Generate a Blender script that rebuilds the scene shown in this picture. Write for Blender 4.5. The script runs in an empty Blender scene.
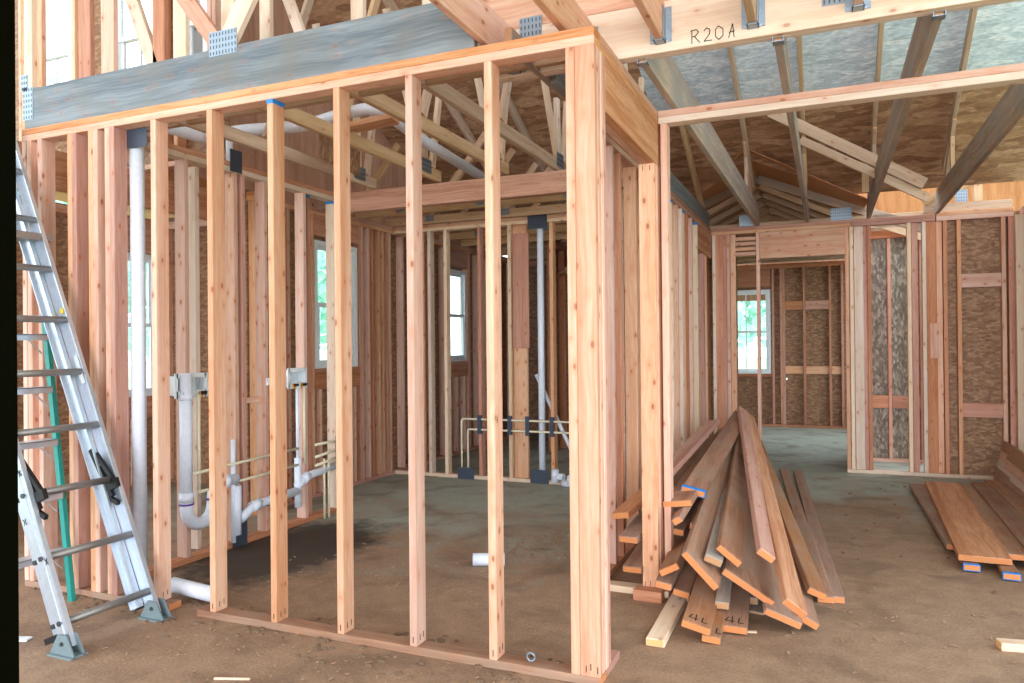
import bpy, bmesh, math, random
from mathutils import Vector, Matrix
random.seed(7)
S = bpy.context.scene
COL = S.collection
# ------------------------------------------------------------------ camera
F, YAW, PIT, ROL, H = 745.25, .4012, .0047, .0096, 1.4333
cy_, sy_, cp_, sp_, cr_, sr_ = math.cos(YAW), math.sin(YAW), math.cos(PIT), math.sin(PIT), math.cos(ROL), math.sin(ROL)
cam_d = bpy.data.cameras.new('camera')
cam = bpy.data.objects.new('camera', cam_d); COL.objects.link(cam); S.camera = cam
cam_d.sensor_width = 36; cam_d.sensor_fit = 'HORIZONTAL'; cam_d.lens = F/1024*36
cam_d.clip_start = .02; cam_d.clip_end = 300
fwd0 = Vector((-sy_*cp_, cy_*cp_, sp_)); right0 = Vector((cy_, sy_, 0)); up0 = right0.cross(fwd0)
# image x axis / y(up) axis in the world after a small roll
rx = right0*cr_ + up0*(-sr_); uy = right0*sr_ + up0*cr_
cam.matrix_world = Matrix(((rx.x, uy.x, -fwd0.x, 0), (rx.y, uy.y, -fwd0.y, 0), (rx.z, uy.z, -fwd0.z, H), (0, 0, 0, 1)))

def on(px, py, ax, v):
    """the point of the plane X, Y or Z = v seen at a place of the photograph (used to read sizes off real planes)"""
    d = fwd0 + rx*((px-512)/F) - uy*((py-341.5)/F)
    o = Vector((0, 0, H)); i = 'XYZ'.index(ax)
    return o + d*((v-o[i])/d[i])

# ------------------------------------------------------------------ materials
def newmat(name):
    m = bpy.data.materials.new(name); m.use_nodes = True
    nt = m.node_tree; b = nt.nodes['Principled BSDF']
    return m, nt, b
def lin(c):
    return tuple(((x/255)/12.92 if x/255 <= .04045 else ((x/255+.055)/1.055)**2.4) for x in c) + (1,)
def plain(name, rgb, rough=.5, metal=0, bump=0, bscale=40):
    m, nt, b = newmat(name)
    b.inputs['Base Color'].default_value = lin(rgb); b.inputs['Roughness'].default_value = rough; b.inputs['Metallic'].default_value = metal
    n = nt.nodes.new('ShaderNodeTexNoise'); n.inputs['Scale'].default_value = bscale
    mx = nt.nodes.new('ShaderNodeMix'); mx.data_type = 'RGBA'; mx.blend_type = 'MULTIPLY'
    tc = nt.nodes.new('ShaderNodeTexCoord'); nt.links.new(tc.outputs['Object'], n.inputs['Vector'])
    r = nt.nodes.new('ShaderNodeMapRange'); r.inputs[3].default_value = .85; r.inputs[4].default_value = 1.08
    nt.links.new(n.outputs[0], r.inputs[0]); mx.inputs[0].default_value = 1
    mx.inputs[6].default_value = lin(rgb); nt.links.new(r.outputs[0], mx.inputs[7]); nt.links.new(mx.outputs[2], b.inputs['Base Color'])
    if bump:
        bp = nt.nodes.new('ShaderNodeBump'); bp.inputs['Strength'].default_value = bump; bp.inputs['Distance'].default_value = .01
        nt.links.new(n.outputs[0], bp.inputs['Height']); nt.links.new(bp.outputs[0], b.inputs['Normal'])
    return m
def wood(name, c_light, c_dark, c_end, knots=1.0, stain=None, rough=.75, var=.12, graincon=1.0):
    m, nt, b = newmat(name); N = nt.nodes.new; L = nt.links.new
    tc = N('ShaderNodeTexCoord'); oi = N('ShaderNodeObjectInfo')
    off = N('ShaderNodeVectorMath'); off.operation = 'SCALE'; off.inputs[0].default_value = (37, 53, 71); L(oi.outputs['Random'], off.inputs['Scale'])
    add = N('ShaderNodeVectorMath'); L(tc.outputs['Object'], add.inputs[0]); L(off.outputs[0], add.inputs[1])
    # warp
    wn = N('ShaderNodeTexNoise'); wn.inputs['Scale'].default_value = 2.2; wn.inputs['Detail'].default_value = 1; L(add.outputs[0], wn.inputs['Vector'])
    ws = N('ShaderNodeVectorMath'); ws.operation = 'SCALE'; ws.inputs['Scale'].default_value = .06; L(wn.outputs['Color'], ws.inputs[0])
    ad2 = N('ShaderNodeVectorMath'); L(add.outputs[0], ad2.inputs[0]); L(ws.outputs[0], ad2.inputs[1])
    mp = N('ShaderNodeMapping'); mp.inputs['Scale'].default_value = (1, 1, .035); L(ad2.outputs[0], mp.inputs['Vector'])
    g = N('ShaderNodeTexNoise'); g.inputs['Scale'].default_value = 85; g.inputs['Detail'].default_value = 5; g.inputs['Roughness'].default_value = .6; L(mp.outputs[0], g.inputs['Vector'])
    g2 = N('ShaderNodeTexNoise'); g2.inputs['Scale'].default_value = 14; g2.inputs['Detail'].default_value = 1; L(mp.outputs[0], g2.inputs['Vector'])
    ma = N('ShaderNodeMath'); ma.operation = 'ADD'; L(g.outputs[0], ma.inputs[0]); L(g2.outputs[0], ma.inputs[1])
    cr = N('ShaderNodeMapRange'); cr.inputs[1].default_value = 1-.28/graincon; cr.inputs[2].default_value = 1+.28/graincon; L(ma.outputs[0], cr.inputs[0])
    mx = N('ShaderNodeMix'); mx.data_type = 'RGBA'; mx.inputs[6].default_value = lin(c_light); mx.inputs[7].default_value = lin(c_dark); L(cr.outputs[0], mx.inputs[0])
    out = mx.outputs[2]
    # per-board tint
    hv = N('ShaderNodeMapRange'); hv.inputs[3].default_value = 1-var; hv.inputs[4].default_value = 1+var; L(oi.outputs['Random'], hv.inputs[0])
    hs = N('ShaderNodeHueSaturation'); L(out, hs.inputs['Color']); L(hv.outputs[0], hs.inputs['Value'])
    rm = N('ShaderNodeMath'); rm.operation = 'MULTIPLY'; rm.inputs[1].default_value = 7.31; L(oi.outputs['Random'], rm.inputs[0])
    fr = N('ShaderNodeMath'); fr.operation = 'FRACT'; L(rm.outputs[0], fr.inputs[0])
    sv = N('ShaderNodeMapRange'); sv.inputs[3].default_value = .78; sv.inputs[4].default_value = 1.12; L(fr.outputs[0], sv.inputs[0]); L(sv.outputs[0], hs.inputs['Saturation'])
    hh = N('ShaderNodeMapRange'); hh.inputs[3].default_value = .490; hh.inputs[4].default_value = .502; L(fr.outputs[0], hh.inputs[0]); L(hh.outputs[0], hs.inputs['Hue'])
    out = hs.outputs[0]
    if knots:
        kp = N('ShaderNodeMapping'); kp.inputs['Scale'].default_value = (15, 15, 8); L(add.outputs[0], kp.inputs['Vector'])
        v = N('ShaderNodeTexVoronoi'); v.inputs['Scale'].default_value = 1; L(kp.outputs[0], v.inputs['Vector'])
        kr = N('ShaderNodeMapRange'); kr.inputs[1].default_value = .09; kr.inputs[2].default_value = .16; kr.inputs[3].default_value = .8*knots; kr.inputs[4].default_value = 0; L(v.outputs['Distance'], kr.inputs[0])
        km = N('ShaderNodeMix'); km.data_type = 'RGBA'; L(kr.outputs[0], km.inputs[0]); L(out, km.inputs[6]); km.inputs[7].default_value = lin((120, 60, 34)); out = km.outputs[2]
        kr2 = N('ShaderNodeMapRange'); kr2.inputs[1].default_value = .15; kr2.inputs[2].default_value = .4; kr2.inputs[3].default_value = .3*knots; kr2.inputs[4].default_value = 0; L(v.outputs['Distance'], kr2.inputs[0])
        km2 = N('ShaderNodeMix'); km2.data_type = 'RGBA'; L(kr2.outputs[0], km2.inputs[0]); L(out, km2.inputs[6]); km2.inputs[7].default_value = lin((196, 118, 72)); out = km2.outputs[2]
    if stain:
        sn = N('ShaderNodeTexNoise'); sn.inputs['Scale'].default_value = 3.2; sn.inputs['Detail'].default_value = 4; L(add.outputs[0], sn.inputs['Vector'])
        sr = N('ShaderNodeMapRange'); sr.inputs[1].default_value = .42; sr.inputs[2].default_value = .66; sr.inputs[4].default_value = .75; L(sn.outputs[0], sr.inputs[0])
        sm = N('ShaderNodeMix'); sm.data_type = 'RGBA'; L(sr.outputs[0], sm.inputs[0]); L(out, sm.inputs[6]); sm.inputs[7].default_value = lin(stain); out = sm.outputs[2]
    # sawn ends
    sx = N('ShaderNodeSeparateXYZ'); L(tc.outputs['Normal'], sx.inputs[0])
    ab = N('ShaderNodeMath'); ab.operation = 'ABSOLUTE'; L(sx.outputs[2], ab.inputs[0])
    gt = N('ShaderNodeMath'); gt.operation = 'GREATER_THAN'; gt.inputs[1].default_value = .8; L(ab.outputs[0], gt.inputs[0])
    em = N('ShaderNodeMix'); em.data_type = 'RGBA'; L(gt.outputs[0], em.inputs[0]); L(out, em.inputs[6]); em.inputs[7].default_value = lin(c_end)
    L(em.outputs[2], b.inputs['Base Color']); b.inputs['Roughness'].default_value = rough
    bp = N('ShaderNodeBump'); bp.inputs['Strength'].default_value = .25; bp.inputs['Distance'].default_value = .002; L(g.outputs[0], bp.inputs['Height']); L(bp.outputs[0], b.inputs['Normal'])
    return m
def osb(name, c1, c2, c3, scale=34, stretch=(1, 1, .45)):
    m, nt, b = newmat(name); N = nt.nodes.new; L = nt.links.new
    tc = N('ShaderNodeTexCoord'); n0 = N('ShaderNodeTexNoise'); n0.inputs['Scale'].default_value = 9; n0.inputs['Detail'].default_value = 2; L(tc.outputs['Object'], n0.inputs['Vector'])
    s0 = N('ShaderNodeVectorMath'); s0.operation = 'SCALE'; s0.inputs['Scale'].default_value = .025; L(n0.outputs['Color'], s0.inputs[0])
    a0 = N('ShaderNodeVectorMath'); L(tc.outputs['Object'], a0.inputs[0]); L(s0.outputs[0], a0.inputs[1])
    mp = N('ShaderNodeMapping'); mp.inputs['Scale'].default_value = stretch; L(a0.outputs[0], mp.inputs['Vector'])
    v = N('ShaderNodeTexVoronoi'); v.inputs['Scale'].default_value = scale; L(mp.outputs[0], v.inputs['Vector'])
    sp = N('ShaderNodeSeparateColor'); L(v.outputs['Color'], sp.inputs[0])
    rp = N('ShaderNodeValToRGB'); e = rp.color_ramp.elements; e[0].color = lin(c1); e[1].color = lin(c3); k = e.new(.5); k.color = lin(c2)
    L(sp.outputs[0], rp.inputs[0])
    n2 = N('ShaderNodeTexNoise'); n2.inputs['Scale'].default_value = 60; n2.inputs['Detail'].default_value = 3; L(mp.outputs[0], n2.inputs['Vector'])
    r2 = N('ShaderNodeMapRange'); r2.inputs[1].default_value = .3; r2.inputs[2].default_value = .7; r2.inputs[3].default_value = .7; r2.inputs[4].default_value = 1.15; L(n2.outputs[0], r2.inputs[0])
    mx = N('ShaderNodeMix'); mx.data_type = 'RGBA'; mx.blend_type = 'MULTIPLY'; mx.inputs[0].default_value = 1; L(rp.outputs[0], mx.inputs[6]); L(r2.outputs[0], mx.inputs[7])
    L(mx.outputs[2], b.inputs['Base Color']); b.inputs['Roughness'].default_value = .7
    bp = N('ShaderNodeBump'); bp.inputs['Strength'].default_value = .5; bp.inputs['Distance'].default_value = .003; L(sp.outputs[0], bp.inputs['Height']); L(bp.outputs[0], b.inputs['Normal'])
    return m

M = {}
M['pine'] = wood('pine', (222, 180, 150), (200, 142, 106), (214, 150, 96))
M['pine_pale'] = wood('pine_pale', (228, 206, 182), (212, 180, 148), (222, 170, 112), knots=.7)
M['pine_red'] = wood('pine_red', (204, 148, 116), (172, 108, 76), (204, 132, 78), knots=.8)
M['pine_dust'] = wood('pine_dust', (182, 138, 106), (138, 94, 66), (206, 130, 78), knots=.5, stain=(158, 132, 112))
M['plank'] = wood('plank', (172, 122, 86), (126, 82, 54), (206, 128, 74), knots=.4, stain=(150, 122, 102))
M['truss'] = wood('truss', (204, 172, 138), (172, 138, 102), (200, 150, 100), knots=.5)
M['grey'] = wood('grey', (134, 140, 144), (90, 98, 106), (120, 110, 100), knots=.35, stain=(116, 112, 104), var=.08)
M['greybrown'] = wood('greybrown', (188, 164, 140), (138, 114, 94), (180, 132, 92), knots=.3, stain=(150, 144, 138), var=.1)
M['lvl'] = wood('lvl', (208, 156, 120), (178, 118, 80), (190, 120, 70), knots=.3, graincon=1.5)
M['osb'] = osb('osb', (128, 90, 62), (148, 108, 78), (172, 134, 102), scale=38, stretch=(.5, .5, 1.2))
M['osb_grey'] = osb('osb_grey', (112, 102, 90), (138, 126, 112), (184, 174, 158), scale=38, stretch=(1.2, 1, .5))
M['deck'] = osb('deck', (150, 108, 78), (176, 132, 98), (200, 160, 126), scale=18, stretch=(.3, 1, 1))
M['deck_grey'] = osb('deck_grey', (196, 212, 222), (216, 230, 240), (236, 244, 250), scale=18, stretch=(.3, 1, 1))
M['chip'] = plain('chip', (156, 124, 98), .9)
M['plywood'] = wood('plywood', (190, 140, 102), (160, 108, 74), (190, 130, 80), knots=.5, var=.03)
M['zinc'] = plain('zinc', (146, 158, 170), .38, .75, .3, 220)
M['alu'] = plain('alu', (205, 214, 226), .34, .7)
M['alu_rung'] = plain('alu_rung', (150, 146, 142), .45, .7)
M['steel'] = plain('steel', (90, 92, 94), .4, .8)
M['pvc'] = plain('pvc', (226, 232, 244), .35)
M['pex'] = plain('pex', (226, 216, 186), .4)
M['purple'] = plain('purple', (96, 60, 150), .5)
M['brass'] = plain('brass', (190, 130, 50), .3, .9)
M['teal'] = plain('teal', (30, 140, 130), .45)
M['guard'] = plain('guard', (66, 74, 88), .5, .3)
M['black'] = plain('black', (16, 16, 18), .5)
M['rubber'] = plain('rubber', (112, 128, 132), .6)
M['blue'] = plain('blue', (24, 128, 206), .5)
M['ink'] = plain('ink', (34, 28, 24), .8)
M['white'] = plain('white', (232, 238, 242), .4)
M['label'] = plain('label', (200, 204, 206), .6)
M['yellow'] = plain('yellow', (220, 190, 60), .5)
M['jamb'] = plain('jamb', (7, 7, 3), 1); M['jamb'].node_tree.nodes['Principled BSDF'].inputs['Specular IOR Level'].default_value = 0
M['soil'] = plain('soil', (120, 96, 76), .95, 0, .6, 30)
M['paper'] = plain('paper', (214, 206, 192), .8)
m, nt, b = newmat('glass'); M['glass'] = m
tr = nt.nodes.new('ShaderNodeBsdfTransparent'); tr.inputs[0].default_value = (.93, .98, .98, 1); gl = nt.nodes.new('ShaderNodeBsdfGlossy'); gl.inputs['Roughness'].default_value = .02
lw = nt.nodes.new('ShaderNodeLayerWeight'); fp = nt.nodes.new('ShaderNodeMath'); fp.operation = 'POWER'; fp.inputs[1].default_value = 5; nt.links.new(lw.outputs['Facing'], fp.inputs[0]); fr = nt.nodes.new('ShaderNodeMath'); fr.operation = 'MULTIPLY_ADD'; fr.inputs[1].default_value = .9; fr.inputs[2].default_value = .04; nt.links.new(fp.outputs[0], fr.inputs[0]); ms = nt.nodes.new('ShaderNodeMixShader'); nt.links.new(fr.outputs[0], ms.inputs[0]); nt.links.new(tr.outputs[0], ms.inputs[1]); nt.links.new(gl.outputs[0], ms.inputs[2])
nt.links.new(ms.outputs[0], nt.nodes['Material Output'].inputs[0])
# leaves, grass
def leafmat(name, c1, c2, sc=3):
    m, nt, b = newmat(name); N = nt.nodes.new; L = nt.links.new
    tc = N('ShaderNodeTexCoord'); n = N('ShaderNodeTexNoise'); n.inputs['Scale'].default_value = sc; n.inputs['Detail'].default_value = 5; L(tc.outputs['Object'], n.inputs['Vector'])
    rp = N('ShaderNodeValToRGB'); e = rp.color_ramp.elements; e[0].position = .35; e[1].position = .65; e[0].color = lin(c1); e[1].color = lin(c2); L(n.outputs[0], rp.inputs[0]); L(rp.outputs[0], b.inputs['Base Color']); b.inputs['Roughness'].default_value = .8
    return m
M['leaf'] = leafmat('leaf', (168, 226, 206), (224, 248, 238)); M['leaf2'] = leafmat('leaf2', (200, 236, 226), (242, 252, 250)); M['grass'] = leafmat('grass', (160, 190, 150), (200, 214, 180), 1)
# slab: pale grey-green concrete under trampled brown dirt
m, nt, b = newmat('slab'); M['slab'] = m; N = nt.nodes.new; L = nt.links.new
tc = N('ShaderNodeTexCoord'); sx = N('ShaderNodeSeparateXYZ'); L(tc.outputs['Object'], sx.inputs[0])
n1 = N('ShaderNodeTexNoise'); n1.inputs['Scale'].default_value = 1.1; n1.inputs['Detail'].default_value = 7; n1.inputs['Roughness'].default_value = .62; L(tc.outputs['Object'], n1.inputs['Vector'])
n2 = N('ShaderNodeTexNoise'); n2.inputs['Scale'].default_value = 7; n2.inputs['Detail'].default_value = 6; n2.inputs['Roughness'].default_value = .7; L(tc.outputs['Object'], n2.inputs['Vector'])
n3 = N('ShaderNodeTexNoise'); n3.inputs['Scale'].default_value = 70; n3.inputs['Detail'].default_value = 3; L(tc.outputs['Object'], n3.inputs['Vector'])
# more dirt towards the entrance (small y)
yr = N('ShaderNodeMapRange'); yr.inputs[1].default_value = 3.2; yr.inputs[2].default_value = 10; yr.inputs[3].default_value = .38; yr.inputs[4].default_value = -.75; L(sx.outputs[1], yr.inputs[0])
xr = N('ShaderNodeMapRange'); xr.inputs[1].default_value = -1.8; xr.inputs[2].default_value = -.6; xr.inputs[4].default_value = .36; L(sx.outputs[0], xr.inputs[0])
xy = N('ShaderNodeMath'); xy.operation = 'ADD'; L(yr.outputs[0], xy.inputs[0]); L(xr.outputs[0], xy.inputs[1])
dm = N('ShaderNodeMath'); dm.operation = 'ADD'; L(n1.outputs[0], dm.inputs[0]); L(xy.outputs[0], dm.inputs[1])
dm2 = N('ShaderNodeMath'); dm2.operation = 'MULTIPLY_ADD'; L(n2.outputs[0], dm2.inputs[0]); dm2.inputs[1].default_value = .5; L(dm.outputs[0], dm2.inputs[2])
dr = N('ShaderNodeMapRange'); dr.inputs[1].default_value = .62; dr.inputs[2].default_value = .95; L(dm2.outputs[0], dr.inputs[0])
conc = N('ShaderNodeMix'); conc.data_type = 'RGBA'; conc.inputs[6].default_value = lin((140, 142, 128)); conc.inputs[7].default_value = lin((190, 198, 186)); L(n2.outputs[0], conc.inputs[0])
dirt = N('ShaderNodeMix'); dirt.data_type = 'RGBA'; dirt.inputs[6].default_value = lin((114, 84, 62)); dirt.inputs[7].default_value = lin((182, 150, 122)); L(n2.outputs[0], dirt.inputs[0])
fm = N('ShaderNodeMix'); fm.data_type = 'RGBA'; L(dr.outputs[0], fm.inputs[0]); L(conc.outputs[2], fm.inputs[6]); L(dirt.outputs[2], fm.inputs[7])
# dark stains (spills, footprints)
n4 = N('ShaderNodeTexNoise'); n4.inputs['Scale'].default_value = 2.6; n4.inputs['Detail'].default_value = 5; n4.inputs['Distortion'].default_value = .6
mp4 = N('ShaderNodeMapping'); mp4.inputs['Location'].default_value = (3.1, 7.7, 0); L(tc.outputs['Object'], mp4.inputs['Vector']); L(mp4.outputs[0], n4.inputs['Vector'])
r4 = N('ShaderNodeMapRange'); r4.inputs[1].default_value = .50; r4.inputs[2].default_value = .68; r4.inputs[4].default_value = .5; L(n4.outputs[0], r4.inputs[0])
st = N('ShaderNodeMix'); st.data_type = 'RGBA'; L(r4.outputs[0], st.inputs[0]); L(fm.outputs[2], st.inputs[6]); st.inputs[7].default_value = lin((96, 74, 58))
# soft shadow pool below the plumbing wall, painted into the slab colour
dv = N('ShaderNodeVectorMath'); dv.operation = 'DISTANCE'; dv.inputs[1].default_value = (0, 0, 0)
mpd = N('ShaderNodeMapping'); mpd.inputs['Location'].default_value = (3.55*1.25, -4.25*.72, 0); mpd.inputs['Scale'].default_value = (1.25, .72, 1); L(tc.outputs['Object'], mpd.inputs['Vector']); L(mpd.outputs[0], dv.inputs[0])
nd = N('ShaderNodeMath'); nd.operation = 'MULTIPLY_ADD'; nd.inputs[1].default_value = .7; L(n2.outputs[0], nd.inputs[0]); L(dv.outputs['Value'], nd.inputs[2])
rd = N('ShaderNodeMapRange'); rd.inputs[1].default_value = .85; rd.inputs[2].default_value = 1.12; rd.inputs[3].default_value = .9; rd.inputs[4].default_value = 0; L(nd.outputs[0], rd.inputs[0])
shd = N('ShaderNodeMix'); shd.data_type = 'RGBA'; L(rd.outputs[0], shd.inputs[0]); L(st.outputs[2], shd.inputs[6]); shd.inputs[7].default_value = lin((44, 32, 25))
sp3 = N('ShaderNodeMapRange'); sp3.inputs[1].default_value = .3; sp3.inputs[2].default_value = .7; sp3.inputs[3].default_value = .8; sp3.inputs[4].default_value = 1.15; L(n3.outputs[0], sp3.inputs[0])
fx = N('ShaderNodeMix'); fx.data_type = 'RGBA'; fx.blend_type = 'MULTIPLY'; fx.inputs[0].default_value = 1; L(shd.outputs[2], fx.inputs[6]); L(sp3.outputs[0], fx.inputs[7])
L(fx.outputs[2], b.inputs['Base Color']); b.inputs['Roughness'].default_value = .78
bp = N('ShaderNodeBump'); bp.inputs['Strength'].default_value = .6; bp.inputs['Distance'].default_value = .012; L(n2.outputs[0], bp.inputs['Height'])
bp2 = N('ShaderNodeBump'); bp2.inputs['Strength'].default_value = .5; bp2.inputs['Distance'].default_value = .004; L(n3.outputs[0], bp2.inputs['Height']); L(bp.outputs[0], bp2.inputs['Normal']); L(bp2.outputs[0], b.inputs['Normal'])

# ------------------------------------------------------------------ helpers
def link(name, me, mat=None, parent=None, loc=None):
    o = bpy.data.objects.new(name, me); COL.objects.link(o)
    if mat is not None and me is not None and len(me.materials) == 0: me.materials.append(M[mat])
    if parent is not None:
        o.parent = parent; o.matrix_parent_inverse = Matrix.Translation(-wloc(parent))
    if loc is not None: o.location = loc
    return o
WL = {}
def wloc(o): return WL.get(o.name, Vector((0, 0, 0)))
def tag(o, label=None, cat=None, group=None, kind=None):
    if label: o['label'] = label
    if cat: o['category'] = cat
    if group: o['group'] = group
    if kind: o['kind'] = kind
    return o
def empty(name, loc, label=None, cat=None, group=None, kind=None):
    o = bpy.data.objects.new(name, None); COL.objects.link(o); o.location = loc; o.empty_display_size = .1
    WL[o.name] = Vector(loc); return tag(o, label, cat, group, kind)
_cache = {}
def boxmesh(w, d, l, mat, bev=.003):
    key = (round(w, 4), round(d, 4), round(l, 4), mat, bev)
    if key in _cache: return _cache[key]
    bm = bmesh.new(); bmesh.ops.create_cube(bm, size=1)
    for v in bm.verts: v.co = Vector((v.co.x*w, v.co.y*d, (v.co.z+.5)*l))
    if bev: bmesh.ops.bevel(bm, geom=bm.edges[:], offset=min(bev, w*.3, d*.3), segments=1, affect='EDGES')
    me = bpy.data.meshes.new('board'); bm.to_mesh(me); bm.free(); me.materials.append(M[mat]); _cache[key] = me; return me
def frame(p0, p1, side):
    z = (p1-p0).normalized(); x = (side - z*side.dot(z)).normalized(); y = z.cross(x)
    return Matrix(((x.x, y.x, z.x, p0.x), (x.y, y.y, z.y, p0.y), (x.z, y.z, z.z, p0.z), (0, 0, 0, 1)))
def bar(name, p0, p1, w, t, mat='pine', parent=None, side=(1, 0, 0), bev=.003):
    """a sawn board from p0 to p1 (centre line); w across along 'side', t the other way"""
    p0, p1 = Vector(p0), Vector(p1)
    me = boxmesh(w, t, (p1-p0).length, mat, bev)
    o = bpy.data.objects.new(name, me); COL.objects.link(o)
    mw = frame(p0, p1, Vector(side))
    if parent is not None:
        o.parent = parent; o.matrix_parent_inverse = Matrix.Identity(4)
        mw = Matrix.Translation(-wloc(parent)) @ mw
    o.matrix_basis = mw
    if parent is None: WL[o.name] = p0
    else: WL[o.name] = Vector((0, 0, 0)); o['_w'] = 1
    return o
def blk(name, x0, x1, y0, y1, z0, z1, mat='pine', parent=None, axis='Z', bev=.003):
    """a board filling an axis-aligned box, its grain along 'axis'"""
    cx, cy, cz = (x0+x1)/2, (y0+y1)/2, (z0+z1)/2
    if axis == 'Z': return bar(name, (cx, cy, z0), (cx, cy, z1), x1-x0, y1-y0, mat, parent, (1, 0, 0), bev)
    if axis == 'X': return bar(name, (x0, cy, cz), (x1, cy, cz), y1-y0, z1-z0, mat, parent, (0, 1, 0), bev)
    return bar(name, (cx, y0, cz), (cx, y1, cz), x1-x0, z1-z0, mat, parent, (1, 0, 0), bev)
def meshobj(name, verts, faces, mat, parent=None, smooth=False):
    me = bpy.data.meshes.new(name); me.from_pydata([tuple(v) for v in verts], [], faces); me.update()
    bm = bmesh.new(); bm.from_mesh(me); bmesh.ops.recalc_face_normals(bm, faces=bm.faces); bm.to_mesh(me); bm.free()
    me.materials.append(M[mat])
    if smooth: me.shade_smooth()
    o = bpy.data.objects.new(name, me); COL.objects.link(o)
    if parent is not None:
        o.parent = parent; o.matrix_parent_inverse = Matrix.Identity(4); o.matrix_basis = Matrix.Translation(-wroot(parent))
    return o
def wroot(p):
    v = Vector((0, 0, 0))
    while p is not None:
        v += wloc(p); p = p.parent
    return v
class MB:
    """collects solids into one mesh"""
    def __init__(s): s.bm = bmesh.new()
    def box(s, x0, x1, y0, y1, z0, z1):
        g = bmesh.ops.create_cube(s.bm, size=1)
        for v in g['verts']: v.co = Vector(((x0+x1)/2+v.co.x*(x1-x0), (y0+y1)/2+v.co.y*(y1-y0), (z0+z1)/2+v.co.z*(z1-z0)))
        return s
    def beam(s, p0, p1, w, t, side=(1, 0, 0)):
        p0, p1 = Vector(p0), Vector(p1); m = frame(p0, p1, Vector(side)); l = (p1-p0).length
        g = bmesh.ops.create_cube(s.bm, size=1)
        for v in g['verts']: v.co = m @ Vector((v.co.x*w, v.co.y*t, (v.co.z+.5)*l))
        return s
    def tube(s, pts, r, n=12, cap=True):
        pts = [Vector(p) for p in pts]; rings = []
        ref = None
        for i, p in enumerate(pts):
            if i == 0: d = pts[1]-pts[0]
            elif i == len(pts)-1: d = pts[-1]-pts[-2]
            else: d = (pts[i+1]-p).normalized()+(p-pts[i-1]).normalized()
            d.normalize()
            if ref is None: ref = d.orthogonal().normalized()
            ref = (ref-d*ref.dot(d)).normalized(); q = d.cross(ref)
            rr = r[i] if isinstance(r, (list, tuple)) else r
            rings.append([s.bm.verts.new(p+(ref*math.cos(a)+q*math.sin(a))*rr) for a in (2*math.pi*k/n for k in range(n))])
        for a, b_ in zip(rings, rings[1:]):
            for k in range(n): s.bm.faces.new((a[k], a[(k+1) % n], b_[(k+1) % n], b_[k]))
        if cap: s.bm.faces.new(rings[0][::-1]); s.bm.faces.new(rings[-1])
        return s
    def prism(s, poly, d):
        d = Vector(d); a = [s.bm.verts.new(Vector(p)) for p in poly]; c = [s.bm.verts.new(Vector(p)+d) for p in poly]; n = len(a)
        s.bm.faces.new(a[::-1]); s.bm.faces.new(c)
        for k in range(n): s.bm.faces.new((a[k], a[(k+1) % n], c[(k+1) % n], c[k]))
        return s
    def build(s, name, mat, parent=None, smooth=False, bev=0):
        bmesh.ops.recalc_face_normals(s.bm, faces=s.bm.faces)
        if bev: bmesh.ops.bevel(s.bm, geom=s.bm.edges[:], offset=bev, segments=2, affect='EDGES')
        # origin at the base centre
        vs = [v.co for v in s.bm.verts]; o0 = Vector(((min(v.x for v in vs)+max(v.x for v in vs))/2, (min(v.y for v in vs)+max(v.y for v in vs))/2, min(v.z for v in vs)))
        if parent is not None: base = wroot(parent)
        bmesh.ops.translate(s.bm, verts=s.bm.verts, vec=-o0)
        me = bpy.data.meshes.new(name); s.bm.to_mesh(me); s.bm.free(); me.materials.append(M[mat])
        if smooth:
            for p in me.polygons: p.use_smooth = len(p.vertices) == 4
        o = bpy.data.objects.new(name, me); COL.objects.link(o)
        if parent is not None: o.parent = parent; o.location = o0-base
        else: o.location = o0
        WL[o.name] = o0 - (base if parent is not None else Vector((0, 0, 0)))
        return o
def arc(pts, r, n=6):
    """round the corners of a polyline with radius r"""
    P = [Vector(p) for p in pts]; out = [P[0]]
    for i in range(1, len(P)-1):
        a, b_, c = P[i-1], P[i], P[i+1]; u = (a-b_); v = (c-b_); k = min(r, u.length*.45, v.length*.45)
        u = b_+u.normalized()*k; v = b_+v.normalized()*k
        for j in range(n+1):
            t = j/n; out.append(u*(1-t)**2+b_*2*t*(1-t)+v*t*t)
    out.append(P[-1]); return out
T = .038; W4 = .089; ZS = .038; ZT = 2.695; ZP = 2.771

# ------------------------------------------------------------------ setting: ground, slab, roof
g = MB().box(-60, 60, -20, 90, -.45, -.25).build('ground', 'grass'); tag(g, 'grassy ground outside the house', 'ground', kind='structure')
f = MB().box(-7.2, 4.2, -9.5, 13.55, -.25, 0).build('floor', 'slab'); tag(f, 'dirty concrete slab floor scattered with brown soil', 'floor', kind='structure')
f.data.transform(Matrix.Translation(f.location)); f.location = (0, 0, 0)

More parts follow.
